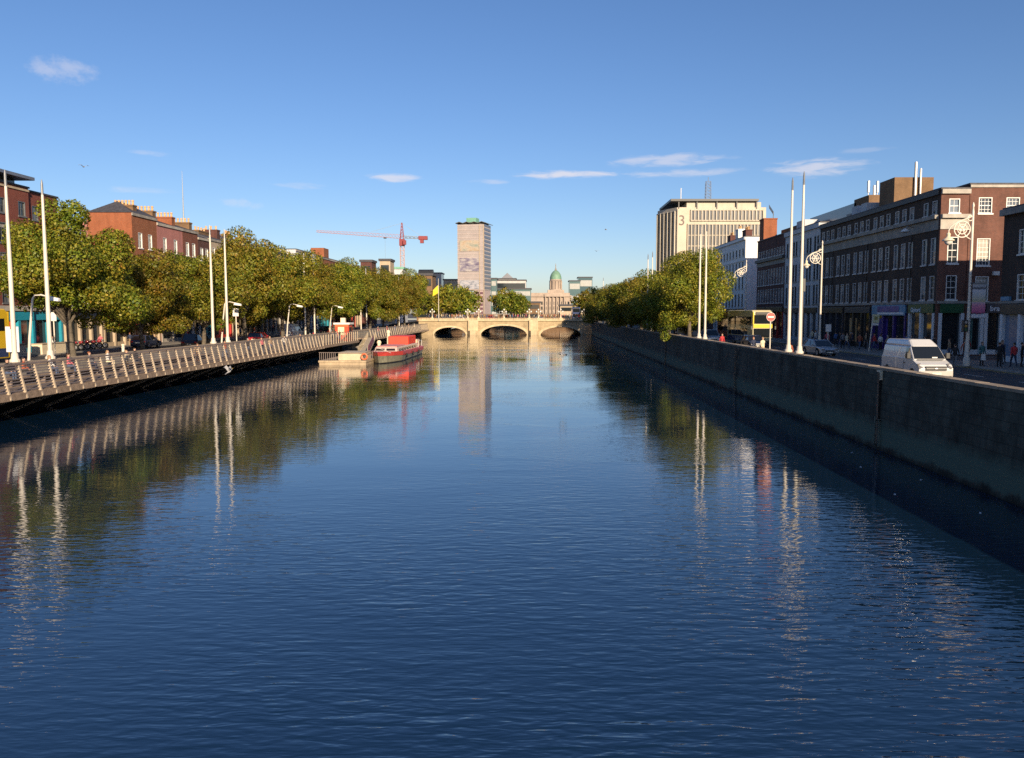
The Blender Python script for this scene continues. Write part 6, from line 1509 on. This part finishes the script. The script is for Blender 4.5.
for i, (x, y, a) in enumerate(((-27.0,108,'navy'),(-27.4,110,'white'),(-27.5,112,'black'),(-26.9,105.8,'grey'))):
    person('person in %s waiting on the landing before the red ticket hut' % a, x, y, RND.uniform(0,6), a, 'denim', RND.choice(list(HAIRC)), z=3.0)
cs_ = ['black','white','pink','navy','tan','red','grey','cream','blue','rust']
for i in range(14):
    a = cs_[i % 10]; person('person in %s on the left pavement under the trees, %s from the near end' % (a, ORD[i]), -47.4+RND.uniform(-1,1.2), 72+i*7.3, RND.uniform(0,6), a, RND.choice(('black','denim','navy','tan')), RND.choice(list(HAIRC)), RND.choice(('stand','walk')), group='people on the left pavement under the trees')
for i in range(10):
    a = cs_[(i*3) % 10]; person('person in %s beside the far left boardwalk parapet, %s of the far strollers' % (a, ORD[i]), -31.0+RND.uniform(-1.2,.3) if i < 4 else -28.0, 128-2*i if i < 4 else 108+i*8.5, RND.uniform(0,6), a, 'denim', RND.choice(list(HAIRC)), 'walk', z=pv if i < 4 else 3.0, group='strollers near the far left boardwalk')
for i in range(96):
    x = -36+53.5*(i+RND.uniform(.1,.9))/96; a = cs_[RND.choice((0,1,1,2,3,4,5,6,7,7,8,9))]
    person('person in %s walking over the stone bridge' % a, x, BY+RND.uniform(1.0,3.9), RND.choice((R90,-R90))+RND.uniform(-.5,.5), a, RND.choice(('black','denim','navy','tan')), RND.choice(list(HAIRC)), RND.choice(('stand','walk')), RND.uniform(.95,1.08), z=4.92, group='people crossing the stone bridge')
for i, (x, col, lab) in enumerate(((-26,C_WHITE,'white car on the left part of the bridge'),(-15,C_RED,'red car above the gap between the left and middle arches'),(-7,C_BLACK,'black car above the middle arch of the bridge'),(1.5,C_SILVER,'silver car above the right pier of the bridge'))):
    car('passing_car', lab, 'car', (x, BY+9+2*(i % 2), 4.565), R90 if i % 2 else -R90, col, ('saloon','hatch','suv')[i % 3])

# ------------------------------------------------------------------ gulls
def gull(label, loc, rot, span=1.3, flap=0.25, bank=0.0):
    t = thing('gull', label, 'bird', loc, 0); t.rotation_euler = (bank, 0, rot)
    b = MB(); b.tube([(0,-.26,.02),(0,-.2,.03),(0,-.1,.02),(0,.05,0),(0,.2,.01),(0,.3,.02)], [.012,.045,.065,.08,.045,.02], 10)
    for s in (-1, 1):
        h = span/2
        b.hexa([(s*.04,-.1,.015),(s*h*.5,-.16,flap*.75),(s*h*.5,.06,flap*.72),(s*.04,.1,.005),(s*.04,-.1,.035),(s*h*.5,-.15,flap*.75+.02),(s*h*.5,.05,flap*.72+.012),(s*.04,.1,.02)])
        b.hexa([(s*h*.5,-.16,flap*.75),(s*h,.0,flap*.6),(s*h,.05,flap*.6),(s*h*.5,.06,flap*.72),(s*h*.5,-.15,flap*.75+.02),(s*h,.0,flap*.6+.008),(s*h,.05,flap*.6+.008),(s*h*.5,.05,flap*.72+.012)])
    b.hexa([(-.03,.24,.01),(.03,.24,.01),(.08,.42,.015),(-.08,.42,.015),(-.03,.24,.03),(.03,.24,.03),(.08,.42,.025),(-.08,.42,.025)])
    b.build('body', mat('gull_grey', (.30,.30,.31), .7, .2, 6), t)
    MB().lathe((0,0,0), [(.018,0),(.004,.07)], 6).build('beak', mat('gull_beak', (.6,.4,.05)), t).matrix_local = Matrix.Translation((0,-.255,.02)) @ Matrix.Rotation(PI/2, 4, 'X')
    return t
gull('grey gull flying low over the open water before the bridge', (lat(562, 72), 72, hgt(355.5, 72)), 2.2, 1.35, .25, 0.9)
gull('white gull flying in front of the dark gap beneath the boardwalk', (lat(229, 58), 58, hgt(371, 58)), 2.4, 1.2, .5, -.6)
gull('tiny gull in the sky left of the office tower, upper one', (lat(605, 190), 190, hgt(231, 190)), 1.2, 1.5, .2)
gull('tiny gull in the sky left of the office tower, lower one', (lat(596, 220), 220, hgt(252, 220)), .4, 1.5, .2)
gull('tiny gull high above the golden tree and red apartments', (lat(92, 110), 110, hgt(170, 110)), .8, 1.4, .3)

# bits of rubbish drifting by the right wall
fm = MB(); fm.hexa([(-.09,-.06,-.02),(.10,-.05,-.02),(.08,.07,-.02),(-.07,.06,-.02),(-.07,-.05,.05),(.08,-.03,.04),(.06,.05,.06),(-.05,.05,.05)])
fme = fm.mesh('floating_litter', P_GREY)
for x, y in ((15.9, 39.8), (14.8, 36.0), (16.2, 33.2), (13.9, 30.5), (15.6, 27.6)):
    o = link('floating_litter', fme, None, (x, y, -0.01), RND.uniform(0, 6)); o.scale = (.7, .7, .7); tag(o, 'small pale scrap of litter floating on the dark water by the right wall', 'litter', 'scraps floating by the right wall')

# ------------------------------------------------------------------ the left bank is scaled about the camera's eye point, people a little less
KEEP = ('stone_bridge', 'pontoon', 'gangway', 'river_boat', 'mooring_pile', 'gull', 'floating_litter', 'water', 'ground')
bpy.context.view_layer.update()
for o in list(SC.objects):
    if o.parent is not None or o.type not in ('MESH', 'EMPTY') or o.name.split('.')[0] in KEEP: continue
    if o.type == 'MESH' and o.get('kind') == 'structure':
        c = sum((Vector(v) for v in o.bound_box), Vector())/8
        if c.x > -24 or c.y > 240: continue
    elif o.location.x > -24.4 or o.location.y > 252: continue
    p = o.location
    o.location = (p.x*U, p.y*U, p.z*U - EYE_SCALE_DZ)
    k = U*0.9 if o.get('category') == 'person' else U
    o.scale = (o.scale[0]*k, o.scale[1]*k, o.scale[2]*k)
